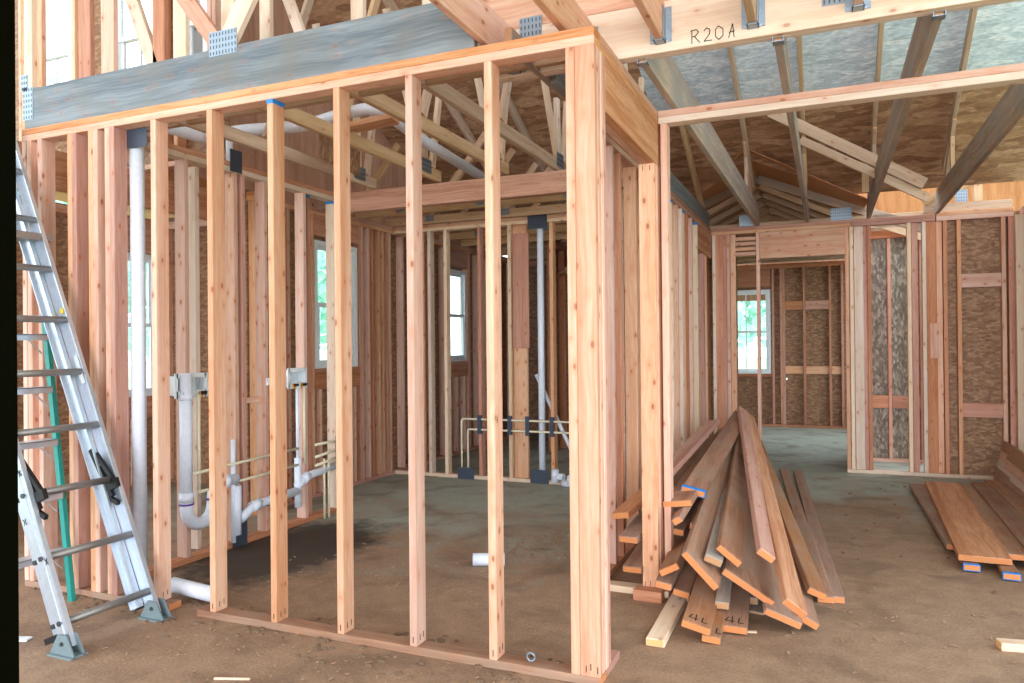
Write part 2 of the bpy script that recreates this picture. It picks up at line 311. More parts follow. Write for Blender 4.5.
# main roof deck: one slope falling away from the entrance, with a notch where the rear gable joins
def rz(y): return 2.95+.5*(9-y)
RY0, RY1 = 0.6, 9.35
th = .014
def deckpoly(name, pts, label, mat='deck'):
    poly = [Vector(p) for p in pts]
    o = MB().prism(poly, (th, 0, 0) if len({round(p.x, 3) for p in poly}) == 1 else (0, 0, th)).build(name, mat); tag(o, label, 'ceiling', kind='structure'); return o
xa = -.75; ya = 8.1
YS = 7.60
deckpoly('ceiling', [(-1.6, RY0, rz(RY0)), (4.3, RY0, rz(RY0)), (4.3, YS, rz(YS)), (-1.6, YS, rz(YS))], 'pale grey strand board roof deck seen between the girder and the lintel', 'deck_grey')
deckpoly('ceiling', [(-4.66, RY0, rz(RY0)), (-1.603, RY0, rz(RY0)), (-1.603, YS, rz(YS)), (4.3, YS+.003, rz(YS+.003)), (4.3, 9.1, rz(9.1)), (1.9, 9.1, rz(9.1)), (1.9, 8.85, rz(8.85)), (.25, 8.85, rz(8.85)), (xa, ya+.08, rz(ya+.08)), (-2.2, RY1, rz(RY1)), (-4.66, RY1, rz(RY1))], 'brown strand board roof deck over the lower half of the slope')
deckpoly('ceiling', [(-4.64, 4.27, rz(4.27)), (-4.64, 9.3, rz(9.3)), (-4.64, 9.3, 2.8), (-4.64, 4.27, 2.8)], 'brown plywood cheek beside the high windows', 'plywood')
o_ = MB().box(.12, 2.9, 10.6, 10.612, 2.70, 4.3).build('ceiling', 'plywood'); tag(o_, 'warm plywood gable end above the strand board bays', 'ceiling', kind='structure')
# back slope on the viewer's side of the ridge
deckpoly('ceiling', [(-6.9, RY0, rz(RY0)), (4.3, RY0, rz(RY0)), (4.3, -9.5, rz(RY0)-3.2), (-6.9, -9.5, rz(RY0)-3.2)], 'roof deck on the near side of the ridge')
deckpoly('ceiling', [(-6.9, RY0, rz(RY0)), (-4.62, RY0, rz(RY0)), (-4.62, 4.3, rz(4.3)), (-6.9, 4.3, rz(4.3))], 'roof deck over the side wing in front of the high windows')
# low roof of the side wing
deckpoly('ceiling', [(-7.1, 4.28, 2.98), (-4.65, 4.28, 2.98), (-4.65, 6.2, 2.86), (-7.1, 6.2, 2.86)], 'low roof deck over the side wing', 'plywood')
# rear left roof beyond the main slope
deckpoly('ceiling', [(-5.2, 9.3, 2.82), (-2.3, 9.3, 2.82), (-2.3, 11.6, 2.95), (-5.2, 11.6, 2.95)], 'low plywood deck over the back bedroom', 'plywood')
o_ = MB().box(-3.4, 2.0, 14.3, 14.312, 2.2, 3.6).build('ceiling', 'plywood'); tag(o_, 'plywood eave board glimpsed above the far bedroom wall', 'ceiling', kind='structure')
# rear gable: ridge along y
def gz(x): return 3.42-.42*abs(x+.75)
for s, lab in ((-1, 'west slope of the rear gable roof deck'), (1, 'east slope of the rear gable roof deck')):
    xe = -.75+s*2.6
    xe = -.75+s*(2.6 if s < 0 else 1.15)
    pts = [(-.75, ya-.12, gz(-.75)), (-.75, 13.9, gz(-.75)), (xe, 13.9, gz(xe)), (xe, 9.3 if s < 0 else 8.75, gz(xe)), (-.75+s*(1.25 if s < 0 else .95), 9.3 if s < 0 else 8.62, gz(-.75+s*(1.25 if s < 0 else .95)))]
    deckpoly('ceiling', pts, lab, 'plywood')

# ------------------------------------------------------------------ framed walls
BLUE = []
def wall(name, label, x, y, kind='structure'):
    return empty(name, (x, y, 0), label, 'wall', None, kind)
def stud_x(par, x0, y0, z0=ZS, z1=ZT, mat=None, wide=W4, th_=T, blue=False):
    """stud with its narrow edge towards the viewer (its wall runs along x)"""
    o = blk('stud', x0, x0+th_, y0, y0+wide, z0, z1, mat or 'pine', par)
    if blue: bluecap(o, x0, x0+th_, y0, y0+wide, z1)
    return o
def bluecap(o, x0, x1, y0, y1, z1):
    c = MB().box(x0-.001, x1+.001, y0-.001, y1+.001, z1-.022, z1-.0005).build('painted_end', 'blue', None)
    c.parent = o; c.matrix_parent_inverse = Matrix.Identity(4)
    # the stud's frame: axes x, y, z with its origin on the base centre
    c.location = Vector((0, 0, c.location.z-PB[0])) if False else Vector(((x0+x1)/2, (y0+y1)/2, z1-.022))-Vector(((x0+x1)/2, (y0+y1)/2, o['z0'] if 'z0' in o else ZS))
    c['label'] = 'blue painted stud end'
def stud_y(par, x0, y0, z0=ZS, z1=ZT, mat=None, wide=W4, th_=T, blue=False):
    """stud with its wide face towards the viewer (its wall runs along y)"""
    o = blk('stud', x0, x0+wide, y0, y0+th_, z0, z1, mat or 'pine', par)
    if blue: bluecap(o, x0, x0+wide, y0, y0+th_, z1)
    return o
def pick(): return random.choice(['pine', 'pine', 'pine', 'pine_pale', 'pine_red'])
def nails(par, pts):
    for p in pts:
        MB().box(p[0]-.0015, p[0]+.0015, p[1]-.001, p[1]+.001, p[2]-.014, p[2]+.014).build('nail', 'black', par)

Y1 = 3.005
wf = wall('wall_front', 'framed partition of upright pine studs across the left of the room', -2.7, Y1)
blk('top_plate', -4.5, -.889, Y1, Y1+W4, 2.695, 2.733, 'pine', wf, 'X')
blk('top_plate', -4.5, -.889, Y1, Y1+W4, 2.733, 2.771, 'lvl', wf, 'X')
blk('sole_plate', -3.12, -.889, Y1, Y1+W4, 0, .038, 'pine_dust', wf, 'X')
blk('sole_plate', -4.5, -3.32, Y1, Y1+W4, 0, .038, 'pine_dust', wf, 'X')
for i in range(6):
    x = -3.4318+i*.4064
    stud_x(wf, x, Y1, mat=('pine', 'pine', 'pine', 'pine', 'pine', 'pine')[i], blue=(i == 2))
    nails(wf, [(x+T+.001, Y1+.03, .075), (x+T+.001, Y1+.06, .08), (x+.02, Y1-.001, .07)])
for x in (-4.50, -4.455, -4.10, -3.925, -3.79):
    stud_x(wf, x, Y1, mat='pine')
stud_x(wf, -4.062, Y1, mat='pine_red'); stud_x(wf, -3.887, Y1, mat='pine'); stud_x(wf, -3.752, Y1, mat='pine_red')
stud_x(wf, -4.36, Y1, mat='pine')
blk('stud', -4.45, -4.362, Y1+.045, Y1+.083, ZS, ZT, 'pine', wf)
blk('stud', -4.5, -4.41, Y1+.1, Y1+.138, ZS, 2.5, 'pine_red', wf)
# built-up corner post
x0 = -1.017
blk('stud', x0, x0+.04, Y1, Y1+W4, ZS, ZT, 'pine', wf)
blk('stud', x0+.041, -.889, Y1, Y1+T, ZS, ZT, 'pine', wf)
blk('stud', x0+.041, -.889, Y1+.040, Y1+.078, ZS, ZT, 'pine', wf)
blk('stud', x0+.041, -.887, Y1+.088, Y1+.126, ZS, ZT, 'pine', wf)
blk('stud', x0+.041, -.889, Y1+.129, Y1+.167, ZS, ZT, 'pine_red', wf)
nails(wf, [(-.95, Y1-.001, .07), (-.93, Y1-.001, .08), (-.90, Y1-.001, .07)])

# header over the opening beside the corner
wr = wall('wall_return', 'corner wall with a deep header over an opening behind the corner post', -.94, 3.6)
blk('header', -.978, -.938, Y1+.17, 4.30, 2.457, 2.695, 'lvl', wr, 'Y')
blk('header', -.936, -.889, Y1+.17, 4.30, 2.457, 2.695, 'lvl', wr, 'Y')
blk('top_plate', -.978, -.889, Y1+.09, 4.36, 2.695, 2.7325, 'lvl', wr, 'Y')
blk('top_plate', -.978, -.889, Y1+.09, 4.36, 2.733, 2.771, 'lvl', wr, 'Y')
blk('sole_plate', -.978, -.889, Y1+.09, 3.32, 0, .037, 'pine_red', wr, 'Y')
blk('stud', -.985, -.893, 4.19, 4.228, 0.038, 2.457, 'pine', wr)
blk('stud', -.978, -.889, 4.23, 4.268, 0.038, 2.457, 'pine', wr)
blk('stud', -.875, -.837, 4.27, 4.359, 0.038, 2.694, 'pine', wr)
blk('stud', -.975, -.890, 4.31, 4.348, 0.038, 2.694, 'pine_red', wr)
blk('sole_plate', -1.34, -.84, 4.20, 4.289, 0, .037, 'pine_pale', wr, 'X')
blk('blocking', -1.02, -.86, 4.10, 4.185, 0.0, .06, 'pine_red', wr, 'X')
nails(wr, [(-.97, 4.189, .07), (-.94, 4.189, .075), (-.91, 4.189, .07), (-.96, 4.189, 2.43), (-.92, 4.189, 2.43)])
# lintel to the right of it
wl = wall('wall_lintel', 'double plate spanning the wide opening to the right', .5, 4.27)
blk('top_plate', -.887, 3.6, 4.27, 4.359, 2.695, 2.733, 'pine_pale', wl, 'X')
blk('top_plate', -.887, 3.6, 4.27, 4.359, 2.7335, 2.771, 'pine', wl, 'X')
blk('stud', 3.5, 3.538, 4.27, 4.359, 0, 2.694, 'pine', wl)

# inner wall receding behind the return wall
wi = wall('wall_inner', 'stud wall receding behind the lumber pile', -1.3, 6.5)
XI = -1.338
for y, mt, bl in ((4.60, 'pine', 0), (4.79, 'pine_red', 0), (5.22, 'pine', 0), (5.62, 'pine', 0), (6.02, 'pine_red', 0), (6.20, 'pine', 0), (6.56, 'pine_pale', 1), (6.82, 'pine', 0), (7.03, 'pine_pale', 0), (7.16, 'pine', 1), (7.34, 'pine_red', 0), (7.60, 'pine', 0), (7.93, 'pine_pale', 1), (8.35, 'pine_red', 0), (8.55, 'pine', 0)):
    stud_y(wi, XI, y, mat=mt, blue=bool(bl), z1=ZT if y < 8 else 2.42)
blk('top_plate', XI, XI+W4, 4.29, 8.95, 2.6955, 2.733, 'lvl', wi, 'Y')
blk('top_plate', XI, XI+W4, 4.29, 8.95, 2.7335, 2.771, 'lvl', wi, 'Y')
blk('header', XI, XI+W4, 7.98, 8.95, 2.425, 2.6945, 'lvl', wi, 'Y')
blk('sole_plate', XI, XI+W4, 4.295, 8.6, 0, .0375, 'pine_red', wi, 'Y')

# plumbing wall
wp = wall('wall_plumbing', 'stud wall carrying the washer boxes and drains', -3.97, 4.2)
XP = -4.02
for y, mt, bl, dx in ((3.20, 'pine', 0, 0), (3.71, 'pine', 0, 0), (4.16, 'pine', 0, 0), (4.235, 'pine_red', 0, 0), (4.47, 'pine', 0, 0), (4.93, 'pine', 0, 0), (5.02, 'pine_red', 1, -.03), (5.34, 'pine_pale', 1, 0)):
    stud_y(wp, XP+dx, y, mat=mt, blue=bool(bl))
blk('stud', XP-.1, XP-.012, 4.30, 4.338, ZS, ZT, 'pine', wp); blk('stud', XP-.1, XP-.012, 3.90, 3.938, ZS, ZT, 'pine_pale', wp)
blk('top_plate', XP, XP+W4, 3.10, 5.40, 2.6955, 2.733, 'pine_pale', wp, 'Y')
blk('top_plate', XP, XP+W4, 3.10, 5.40, 2.7335, 2.7705, 'lvl', wp, 'Y')
blk('sole_plate', XP, XP+W4, 3.10, 5.40, 0, .0375, 'pine_red', wp, 'Y')
# cripple blocks between studs
blk('blocking', XP+.0, XP+.05, 4.275, 4.468, 1.02, 1.06, 'pine', wp, 'Y')

# beam carried by the end of the plumbing wall
bo = blk('ceiling_beam', XP, -1.34, 5.40, 5.489, 2.60, 2.7705, 'lvl', None, 'X')
tag(bo, 'orange-brown dropped beam spanning behind the front partition under the truss ends', 'beam')
bo2 = blk('post', -1.50, -1.41, 5.40, 5.489, 0, 2.598, 'pine'); tag(bo2, 'pine post holding up the dropped beam beside the inner wall', 'post')

# wall with the vent pipe
Y4 = 7.2
wb = wall('wall_back', 'open stud wall behind the vent pipe and supply lines', -2.9, Y4)
for x, mt in ((-4.06, 'pine_pale'), (-3.86, 'pine_pale'), (-3.45, 'pine_red'), (-3.10, 'pine_pale'), (-2.63, 'pine'), (-2.22, 'pine'), (-1.82, 'pine_red'), (-1.45, 'pine')):
    stud_x(wb, x, Y4, mat=mt)
blk('stud', -3.055, -2.90, Y4+.045, Y4+.083, ZS, ZT, 'pine', wb)
blk('stud', -3.05, -2.87, Y4+.02, Y4+.043, 1.4, 2.6, 'pine_red', wb)
blk('stud', -4.2, -4.12, Y4+.03, Y4+.068, ZS, ZT, 'pine', wb)
blk('sole_plate', -4.5, -1.34, Y4, Y4+W4, 0, .0375, 'pine_pale', wb, 'X')
blk('top_plate', -4.5, -1.34, Y4, Y4+W4, 2.6955, 2.733, 'pine_pale', wb, 'X')
blk('top_plate', -4.5, -1.34, Y4, Y4+W4, 2.7335, 2.7705, 'pine', wb, 'X')

# outside wall on the left with two windows (inner face x = -4.5)
XE = -4.589
we = wall('wall_left', 'outer stud wall on the left with two small sash windows', -4.55, 7.6)
win = [(5.82, 6.52, 1.225, 2.46), (8.47, 9.06, 1.225, 2.43)]
ys = [5.02, 5.06, 5.42, 5.76, 6.54, 6.58, 6.70, 6.78, 6.90, 6.98, 7.06, 7.12, 7.40, 7.75, 7.90, 8.02, 8.12, 8.41, 9.08, 9.12, 9.4, 9.8, 10.2, 10.6, 11.0]
for k, y in enumerate(ys):
    stud_y(we, XE, y, mat=('pine', 'pine_red', 'pine')[k % 3], z1=ZT)
for (a, b_, z0, z1) in win:
    blk('header', XE, XE+W4, a-.02, b_+.02, z1+.04, 2.694, 'pine_red', we, 'Y')
    blk('window_sill', XE, XE+.10, a-.02, b_+.02, z0-.045, z0-.005, 'pine_red', we, 'Y')
    blk('blocking', XE, XE+W4, a-.02, b_+.02, z0-.2, z0-.047, 'pine_red', we, 'Y')
    for yy in (a+.05, (a+b_)/2, b_-.08): stud_y(we, XE, yy, z1=z0-.201, mat='pine')
blk('top_plate', XE, XE+W4, 5.0, 11.2, 2.6955, 2.733, 'pine', we, 'Y')
blk('top_plate', XE, XE+W4, 5.0, 11.2, 2.7335, 2.7705, 'lvl', we, 'Y')
blk('sole_plate', XE, XE+W4, 5.0, 11.2, 0, .0375, 'pine_red', we, 'Y')
def sheath(par, axis, c, t, u0, u1, z0, z1, holes, mat='osb'):
    """sheathing panel with rectangular holes, one mesh of the strips around them"""
    b_ = MB(); hs = sorted(holes); cur = u0
    def add(a, e, lo, hi):
        if e-a < .004 or hi-lo < .004: return
        if axis == 'X': b_.box(c, c+t, a, e, lo, hi)
        else: b_.box(a, e, c, c+t, lo, hi)
    for (a, e, lo, hi) in hs:
        add(cur, a, z0, z1); add(a, e, z0, lo); add(a, e, hi, z1); cur = e
    add(cur, u1, z0, z1)
    return b_.build('sheathing', mat, par)
sheath(we, 'X', XE-.013, .011, 5.0, 11.3, -.05, 2.8, win)

# wing walls
ww = wall('wall_wing', 'outer wall of the side wing with a tall sash window', -6.45, 6)
wwin = [(5.0, 5.78, .94, 2.41)]
for k, y in enumerate([3.3, 3.7, 4.1, 4.5, 4.9, 4.94, 5.80]):
    stud_y(ww, -6.589, y, mat=('pine', 'pine_red')[k % 2])
blk('header', -6.589, -6.5, 4.98, 5.8, 2.42, 2.694, 'lvl', ww, 'Y'); blk('window_sill', -6.589, -6.49, 4.98, 5.8, .895, .935, 'pine_red', ww, 'Y')
blk('blocking', -6.589, -6.5, 4.98, 5.8, .72, .893, 'pine_red', ww, 'Y')
for y in (5.1, 5.5): stud_y(ww, -6.589, y, z1=.719, mat='pine')
blk('top_plate', -6.589, -6.5, 3.1, 5.84, 2.6955, 2.7705, 'pine', ww, 'Y')
sheath(ww, 'X', -6.602, .011, 2.9, 5.95, -.05, 2.8, wwin)
wn_ = wall('wall_wing_end', 'end wall of the side wing', -5.5, 5.85)
for k in range(5): stud_x(wn_, -6.5+k*.37, 5.85, mat='pine', th_=T)
blk('top_plate', -6.5, -4.62, 5.85, 5.939, 2.6955, 2.7705, 'pine', wn_, 'X')
sheath(wn_, 'Y', 5.941, .011, -6.6, -4.62, -.05, 2.84, [])
# header over the opening into the wing
hb = blk('ceiling_beam', -4.79, -4.75, 3.12, 5.0, 2.50, 2.77, 'lvl', None, 'Y'); tag(hb, 'deep header beam at the far left seen between the corner studs', 'beam')
hp = blk('post', -4.80, -4.711, 4.955, 4.993, 0, 2.498, 'pine'); tag(hp, 'slim pine post under the far end of the wing header', 'post')

# high windows above the partition
wu = wall('wall_upper', 'upper stud wall with a row of bright windows above the weathered beam', -5.2, 4.25)
YU = 4.15
uw = [(-6.12, -5.62), (-5.16, -4.66), (-4.45, -4.18)]
for x in (-6.25, -6.21, -5.60, -5.21, -4.645, -4.50, -4.165, -4.12):
    blk('stud', x, x+T, YU, YU+W4, 2.84, rz(YU)-.12, 'pine', wu)
blk('sole_plate', -6.6, -4.0, YU, YU+W4, 2.80, 2.838, 'pine', wu, 'X')
blk('header', -6.2, -4.2, YU, YU+W4, 4.72, 4.95, 'pine_red', wu, 'X')
sheath(wu, 'Y', YU+.09, .011, -6.9, -4.05, 2.80, rz(YU)-.02, [(a, b_, 3.25, 4.7) for a, b_ in uw])
blk('blocking', -6.2, -4.2, YU, YU+W4, 3.17, 3.245, 'pine_red', wu, 'X')

# back right wall
YB = 8.96
wk = wall('wall_right', 'stud wall beyond the wide opening with a doorway and strand board bays', .4, YB)
for x, mt in ((-1.242, 'pine_pale'), (-1.12, 'pine_red'), (-1.08, 'pine'), (-.75, 'pine'), (.18, 'pine'), (.225, 'pine_pale'), (.40, 'pine_red'), (.785, 'pine_pale'), (.925, 'pine_pale'), (1.12, 'pine_red'), (1.245, 'pine'), (1.64, 'pine'), (1.70, 'pine_red')):
    stud_x(wk, x, YB, mat=mt)
for (a, b_, y, mt) in ((-1.205, -1.12, YB+.01, 'pine_red'), (-1.04, -.98, YB+.03, 'pine'), (.27, .36, YB+.02, 'pine_pale'), (.36, .40, YB+.04, 'pine_red'), (.83, .89, YB+.05, 'pine_red'), (.965, 1.06, YB+.012, 'pine_red'), (1.06, 1.115, YB+.04, 'pine'), (1.74, 1.79, YB+.03, 'pine_red')):
    blk('stud', a, b_, y, y+T, ZS, ZT, mt, wk)
blk('stud', .99, 1.07, YB-.010, YB+.011, 1.25, 1.62, 'pine', wk)
blk('header', -.71, .18, YB, YB+T, 2.395, 2.694, 'pine', wk, 'X'); blk('header', -.71, .18, YB+.05, YB+W4, 2.395, 2.694, 'pine', wk, 'X')
blk('top_plate', -1.25, .24, YB, YB+W4, 2.6955, 2.733, 'pine', wk, 'X'); blk('top_plate', .25, 1.05, YB, YB+W4, 2.6955, 2.733, 'pine_red', wk, 'X'); blk('top_plate', 1.06, 1.75, YB, YB+W4, 2.6955, 2.745, 'pine', wk, 'X')
blk('top_plate', -1.25, 1.05, YB, YB+W4, 2.7335, 2.7705, 'pine_red', wk, 'X'); blk('top_plate', 1.06, 1.75, YB, YB+W4, 2.746, 2.79, 'pine', wk, 'X')
blk('sole_plate', .18, 1.78, YB, YB+W4, 0, .0375, 'pine_pale', wk, 'X')
blk('blocking', 1.283, 1.638, YB, YB+T, 1.985, 2.125, 'pine', wk, 'X'); blk('blocking', 1.283, 1.638, YB, YB+T, .64, .785, 'pine_red', wk, 'X')
for i, z in enumerate((2.44, 2.50, 2.56, 2.62)):
    blk('blocking', -1.0, -.755, YB+.02+.012*i, YB+.1, z, z+.04, 'pine', wk, 'X')
sheath(wk, 'Y', YB+.092, .011, .93, 1.83, 0, 2.76, [], 'osb')
# closet wall behind it
wc = wall('wall_closet', 'grey strand board wall of the shallow closet', .65, 9.9)
for x, mt in ((.30, 'pine_red'), (.655, 'pine_red'), (.99, 'pine_red')): stud_x(wc, x, 9.9, mat=mt, z0=.04, z1=2.66)
blk('top_plate', .24, 1.1, 9.9, 9.989, 2.665, 2.76, 'pine_red', wc, 'X'); blk('sole_plate', .24, 1.1, 9.9, 9.989, 0, .038, 'pine', wc, 'X')
blk('blocking', .34, .653, 9.9, 9.938, .64, .79, 'pine_red', wc, 'X'); blk('blocking', .695, .988, 9.9, 9.938, .64, .79, 'pine_red', wc, 'X')
sheath(wc, 'Y', 9.992, .011, .24, 1.15, 0, 2.72, [], 'osb_grey')
blk('stud', .245, .283, 9.06, 9.89, .04, 2.7, 'pine_red', wc)
# right wall coming forward from the far corner
wq = wall('wall_right_side', 'outer stud wall at the right edge', 1.84, 8)
for k, (y, mt) in enumerate(((8.86, 'pine_pale'), (8.4, 'pine_pale'), (7.9, 'pine'), (7.5, 'pine'))):
    stud_y(wq, 1.80 if y < 8.8 else 1.745, y, mat=mt)
blk('top_plate', 1.80, 1.889, 7.4, 8.95, 2.6955, 2.7705, 'pine', wq, 'Y'); blk('sole_plate', 1.80, 1.889, 7.4, 8.95, 0, .0375, 'pine', wq, 'Y')
sheath(wq, 'X', 1.892, .011, 5.2, 9.06, -.05, 2.72, [], 'osb')
# far room
YF = 13.4
wz = wall('wall_far', 'far bedroom wall of brown strand board with a big window', -.6, YF)
FW = [(-2.06, -.90, .90, 2.34)]
for x, mt in ((-2.6, 'pine'), (-2.14, 'pine'), (-.88, 'pine_red'), (-.75, 'pine_red'), (-.71, 'pine_red'), (-.385, 'pine_red'), (.015, 'pine_red'), (.2, 'pine_red'), (.42, 'pine_red'), (.8, 'pine_red')):
    stud_x(wz, x, YF, mat=mt)
blk('header', -2.1, -.90, YF, YF+W4, 2.39, 2.694, 'pine_red', wz, 'X'); blk('window_sill', -2.1, -.88, YF-.01, YF+W4, .85, .89, 'pine_red', wz, 'X')
for x in (-1.9, -1.5, -1.1): stud_x(wz, x, YF, z1=.848, mat='pine_red')
blk('top_plate', -3.3, 1.9, YF, YF+W4, 2.6955, 2.7705, 'pine_red', wz, 'X'); blk('sole_plate', -3.3, 1.9, YF, YF+W4, 0, .0375, 'pine_red', wz, 'X')
blk('blocking', -.67, -.39, YF, YF+T, 1.98, 2.13, 'pine_red', wz, 'X'); blk('blocking', -.345, .012, YF, YF+T, 1.98, 2.13, 'pine_red', wz, 'X')
blk('blocking', -.67, -.39, YF+.04, YF+.08, .9, 1.03, 'pine', wz, 'X'); blk('blocking', -.345, .2, YF+.04, YF+.08, .9, 1.03, 'pine', wz, 'X')
sheath(wz, 'Y', YF+.092, .011, -3.4, 2.0, -.05, 2.74, FW+[(-.665, -.645, .80, .83)], 'osb')
for (nm, lab, X_, y0, y1) in (('wall_bedroom_left', 'left wall of the far bedroom', -3.35, 9.1, 13.4), ('wall_bedroom_right', 'right wall of the far bedroom', 1.2, 10.1, 13.4)):
    w_ = wall(nm, lab, X_, 11)
    y = y0
    while y < y1:
        if not 11.15 < y < 13.0: stud_y(w_, X_, y, mat='pine_red')
        y += .41
    blk('top_plate', X_, X_+W4, y0, y1, 2.6955, 2.7705, 'pine_red', w_, 'Y'); sheath(w_, 'X', X_-.013, .011, y0, y1+.1, -.05, 2.8, [(11.2, 13.0, .6, 2.4)], 'osb')  # unseen openings added to bring more daylight onto the far bedroom floor
# back bedroom behind the vent wall
wd = wall('wall_back_bedroom', 'dark strand board back wall of the left bedroom', -3, 11.1)
for k in range(11): stud_x(wd, -4.5+k*.32, 11.1, mat=('pine_red', 'pine', 'pine_red')[k % 3])
blk('top_plate', -4.5, -1.2, 11.1, 11.189, 2.6955, 2.7705, 'pine_red', wd, 'X')
sheath(wd, 'Y', 11.192, .011, -4.6, -3.35, -.05, 2.95, [], 'osb')
sheath(wd, 'Y', 11.192, .011, -3.33, -1.2, -.05, 2.80, [], 'osb')
# partition studs between the vent wall and the inner wall (a bath partition)
wm = wall('wall_hall', 'short stud partition behind the vent wall', -2.3, 9)
for k, x in enumerate((-2.9, -2.75, -2.5, -2.3, -2.1, -1.9, -1.7)): stud_x(wm, x, 9.0, mat=('pine', 'pine_red')[k % 2])
blk('top_plate', -3.0, -1.34, 9.0, 9.089, 2.6955, 2.7705, 'pine', wm, 'X'); blk('header', -2.4, -1.34, 9.092, 9.12, 2.2, 2.69, 'pine_red', wm, 'X')

# ------------------------------------------------------------------ windows (structure)
def window(n, axis, c, u0, u1, z0, z1, cols=1, sgn=1, rows=1, rail=.5):
    """double-hung window in a wall plane; axis is the plane's normal"""
    e = empty('window_%d' % n, ((c, (u0+u1)/2, z0) if axis == 'X' else ((u0+u1)/2, c, z0)), None, None, None, 'structure')
    tag(e, 'white framed sash window %s' % ['in the wing behind the tall waste pipe', 'between the third and fourth studs', 'narrow one beyond the vent wall', 'big one in the far bedroom', 'high one at the upper left', 'high one beside the diagonal web', 'high one beside the metal truss plate'][n-1], 'window')
    def bx(b_, a, e_, lo, hi, d0, d1):
        if axis == 'X': b_.box(c+d0, c+d1, a, e_, lo, hi)
        else: b_.box(a, e_, c+d0, c+d1, lo, hi)
    fw = .045; b_ = MB()
    bx(b_, u0, u0+fw, z0, z1, 0, .07); bx(b_, u1-fw, u1, z0, z1, 0, .07); bx(b_, u0+fw, u1-fw, z1-fw, z1, 0, .07); bx(b_, u0+fw, u1-fw, z0, z0+fw, 0, .07)
    b_.build('window_frame', 'white', e)
    zm = z0+(z1-z0)*rail
    for k, (lo, hi, d) in enumerate(((z0+fw, zm+.02, .036), (zm-.02, z1-fw, .008))):
        b_ = MB(); s = .035
        bx(b_, u0+fw, u0+fw+s, lo, hi, d, d+.026); bx(b_, u1-fw-s, u1-fw, lo, hi, d, d+.026); bx(b_, u0+fw+s, u1-fw-s, lo, lo+s, d, d+.026); bx(b_, u0+fw+s, u1-fw-s, hi-s, hi, d, d+.026)
        for j in range(1, cols):
            u = u0+fw+(u1-u0-2*fw)*j/cols; bx(b_, u-.009, u+.009, lo+s, hi-s, d+.004, d+.022)
        for j in range(1, rows):
            z = lo+(hi-lo)*j/rows; bx(b_, u0+fw+s, u1-fw-s, z-.008, z+.008, d+.005, d+.021)
        sash = b_.build('sash', 'white', e)
        b_ = MB(); bx(b_, u0+fw+s-.003, u1-fw-s+.003, lo+s-.003, hi-s+.003, d+.011, d+.015); b_.build('pane', 'glass', sash)
window(1, 'X', -6.58, 5.0, 5.78, .94, 2.41, cols=2)
window(2, 'X', -4.58, 5.82, 6.52, 1.225, 2.46)
window(3, 'X', -4.58, 8.47, 9.06, 1.225, 2.43)
window(4, 'Y', YF+.02, -2.06, -.90, .90, 2.34, cols=3)
window(5, 'Y', YU+.02, -6.12, -5.62, 3.25, 4.7, cols=2, rail=.42)
window(6, 'Y', YU+.02, -5.16, -4.66, 3.25, 4.7, cols=2, rail=.42)
window(7, 'Y', YU+.02, -4.45, -4.18, 3.25, 4.7, cols=1, rail=.42)

# dark door jamb right beside the lens
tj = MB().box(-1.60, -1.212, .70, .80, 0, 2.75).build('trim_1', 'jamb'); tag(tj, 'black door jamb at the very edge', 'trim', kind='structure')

# ------------------------------------------------------------------ roof trusses
def plate(par, cx, cy_, cz, w, h, axis='Y', d=.002, face=-1):
    """toothed galvanised truss plate: sheet with rows of punched slots"""
    b_ = MB(); nx, nz = max(2, int(w/.02)), max(2, int(h/.03))
    if axis == 'Y': b_.box(cx-w/2, cx+w/2, cy_-d/2, cy_+d/2, cz-h/2, cz+h/2)
    else: b_.box(cx-d/2, cx+d/2, cy_-w/2, cy_+w/2, cz-h/2, cz+h/2)
    o = b_.build('truss_plate', 'zinc', par)
    b_ = MB()
    for i in range(nx):
        for j in range(nz):
            u = -w/2+w*(i+.5)/nx; z = cz-h/2+h*(j+.5)/nz
            if axis == 'Y': b_.box(cx+u-.003, cx+u+.003, cy_+face*(d/2), cy_+face*(d/2+.001), z-.009, z+.009)
            else: b_.box(cx+face*(-d/2), cx+face*(-d/2-.001), cy_+u-.003, cy_+u+.003, z-.009, z+.009)
    b_.build('tooth_slots', 'steel', o)
    return o
# weathered gable truss over the partition
tg = empty('roof_truss', (-3, 3.05, 2.771), 'weathered grey truss standing on the plate of the front partition', 'truss')
YT = 3.045
pts = [(-4.52, YT-.02, 2.7715), (-1.40, YT-.02, 2.7715), (-1.62, YT-.02, 3.0), (-4.52, YT-.02, 3.035)]
gb = blk('bottom_chord', -4.5, -1.455, YT-.019, YT+.019, 2.7715, 3.02, 'grey', tg, 'X'); gb['label'] = 'wide grey weathered bottom chord'
def webs(p0, p1, mat, w=.089, y=YT, name='web', par=None):
    return bar(name, (p0[0], y, p0[1]), (p1[0], y, p1[1]), .036, w, mat, par, (0, 1, 0))
webs((-2.95, 3.02), (-3.43, 3.62), 'pine_red', par=tg); webs((-2.93, 3.02), (-2.55, 3.60), 'pine_pale', par=tg, w=.11)
webs((-4.47, 3.01), (-4.47, 3.65), 'pine_pale', par=tg, w=.07)
plate(tg, -2.925, YT-.0205, 3.045, .19, .13); plate(tg, -4.47, YT-.0205, 2.93, .09, .2)
plate(tg, -4.5, YT-.0205, 3.06, .06, .1)
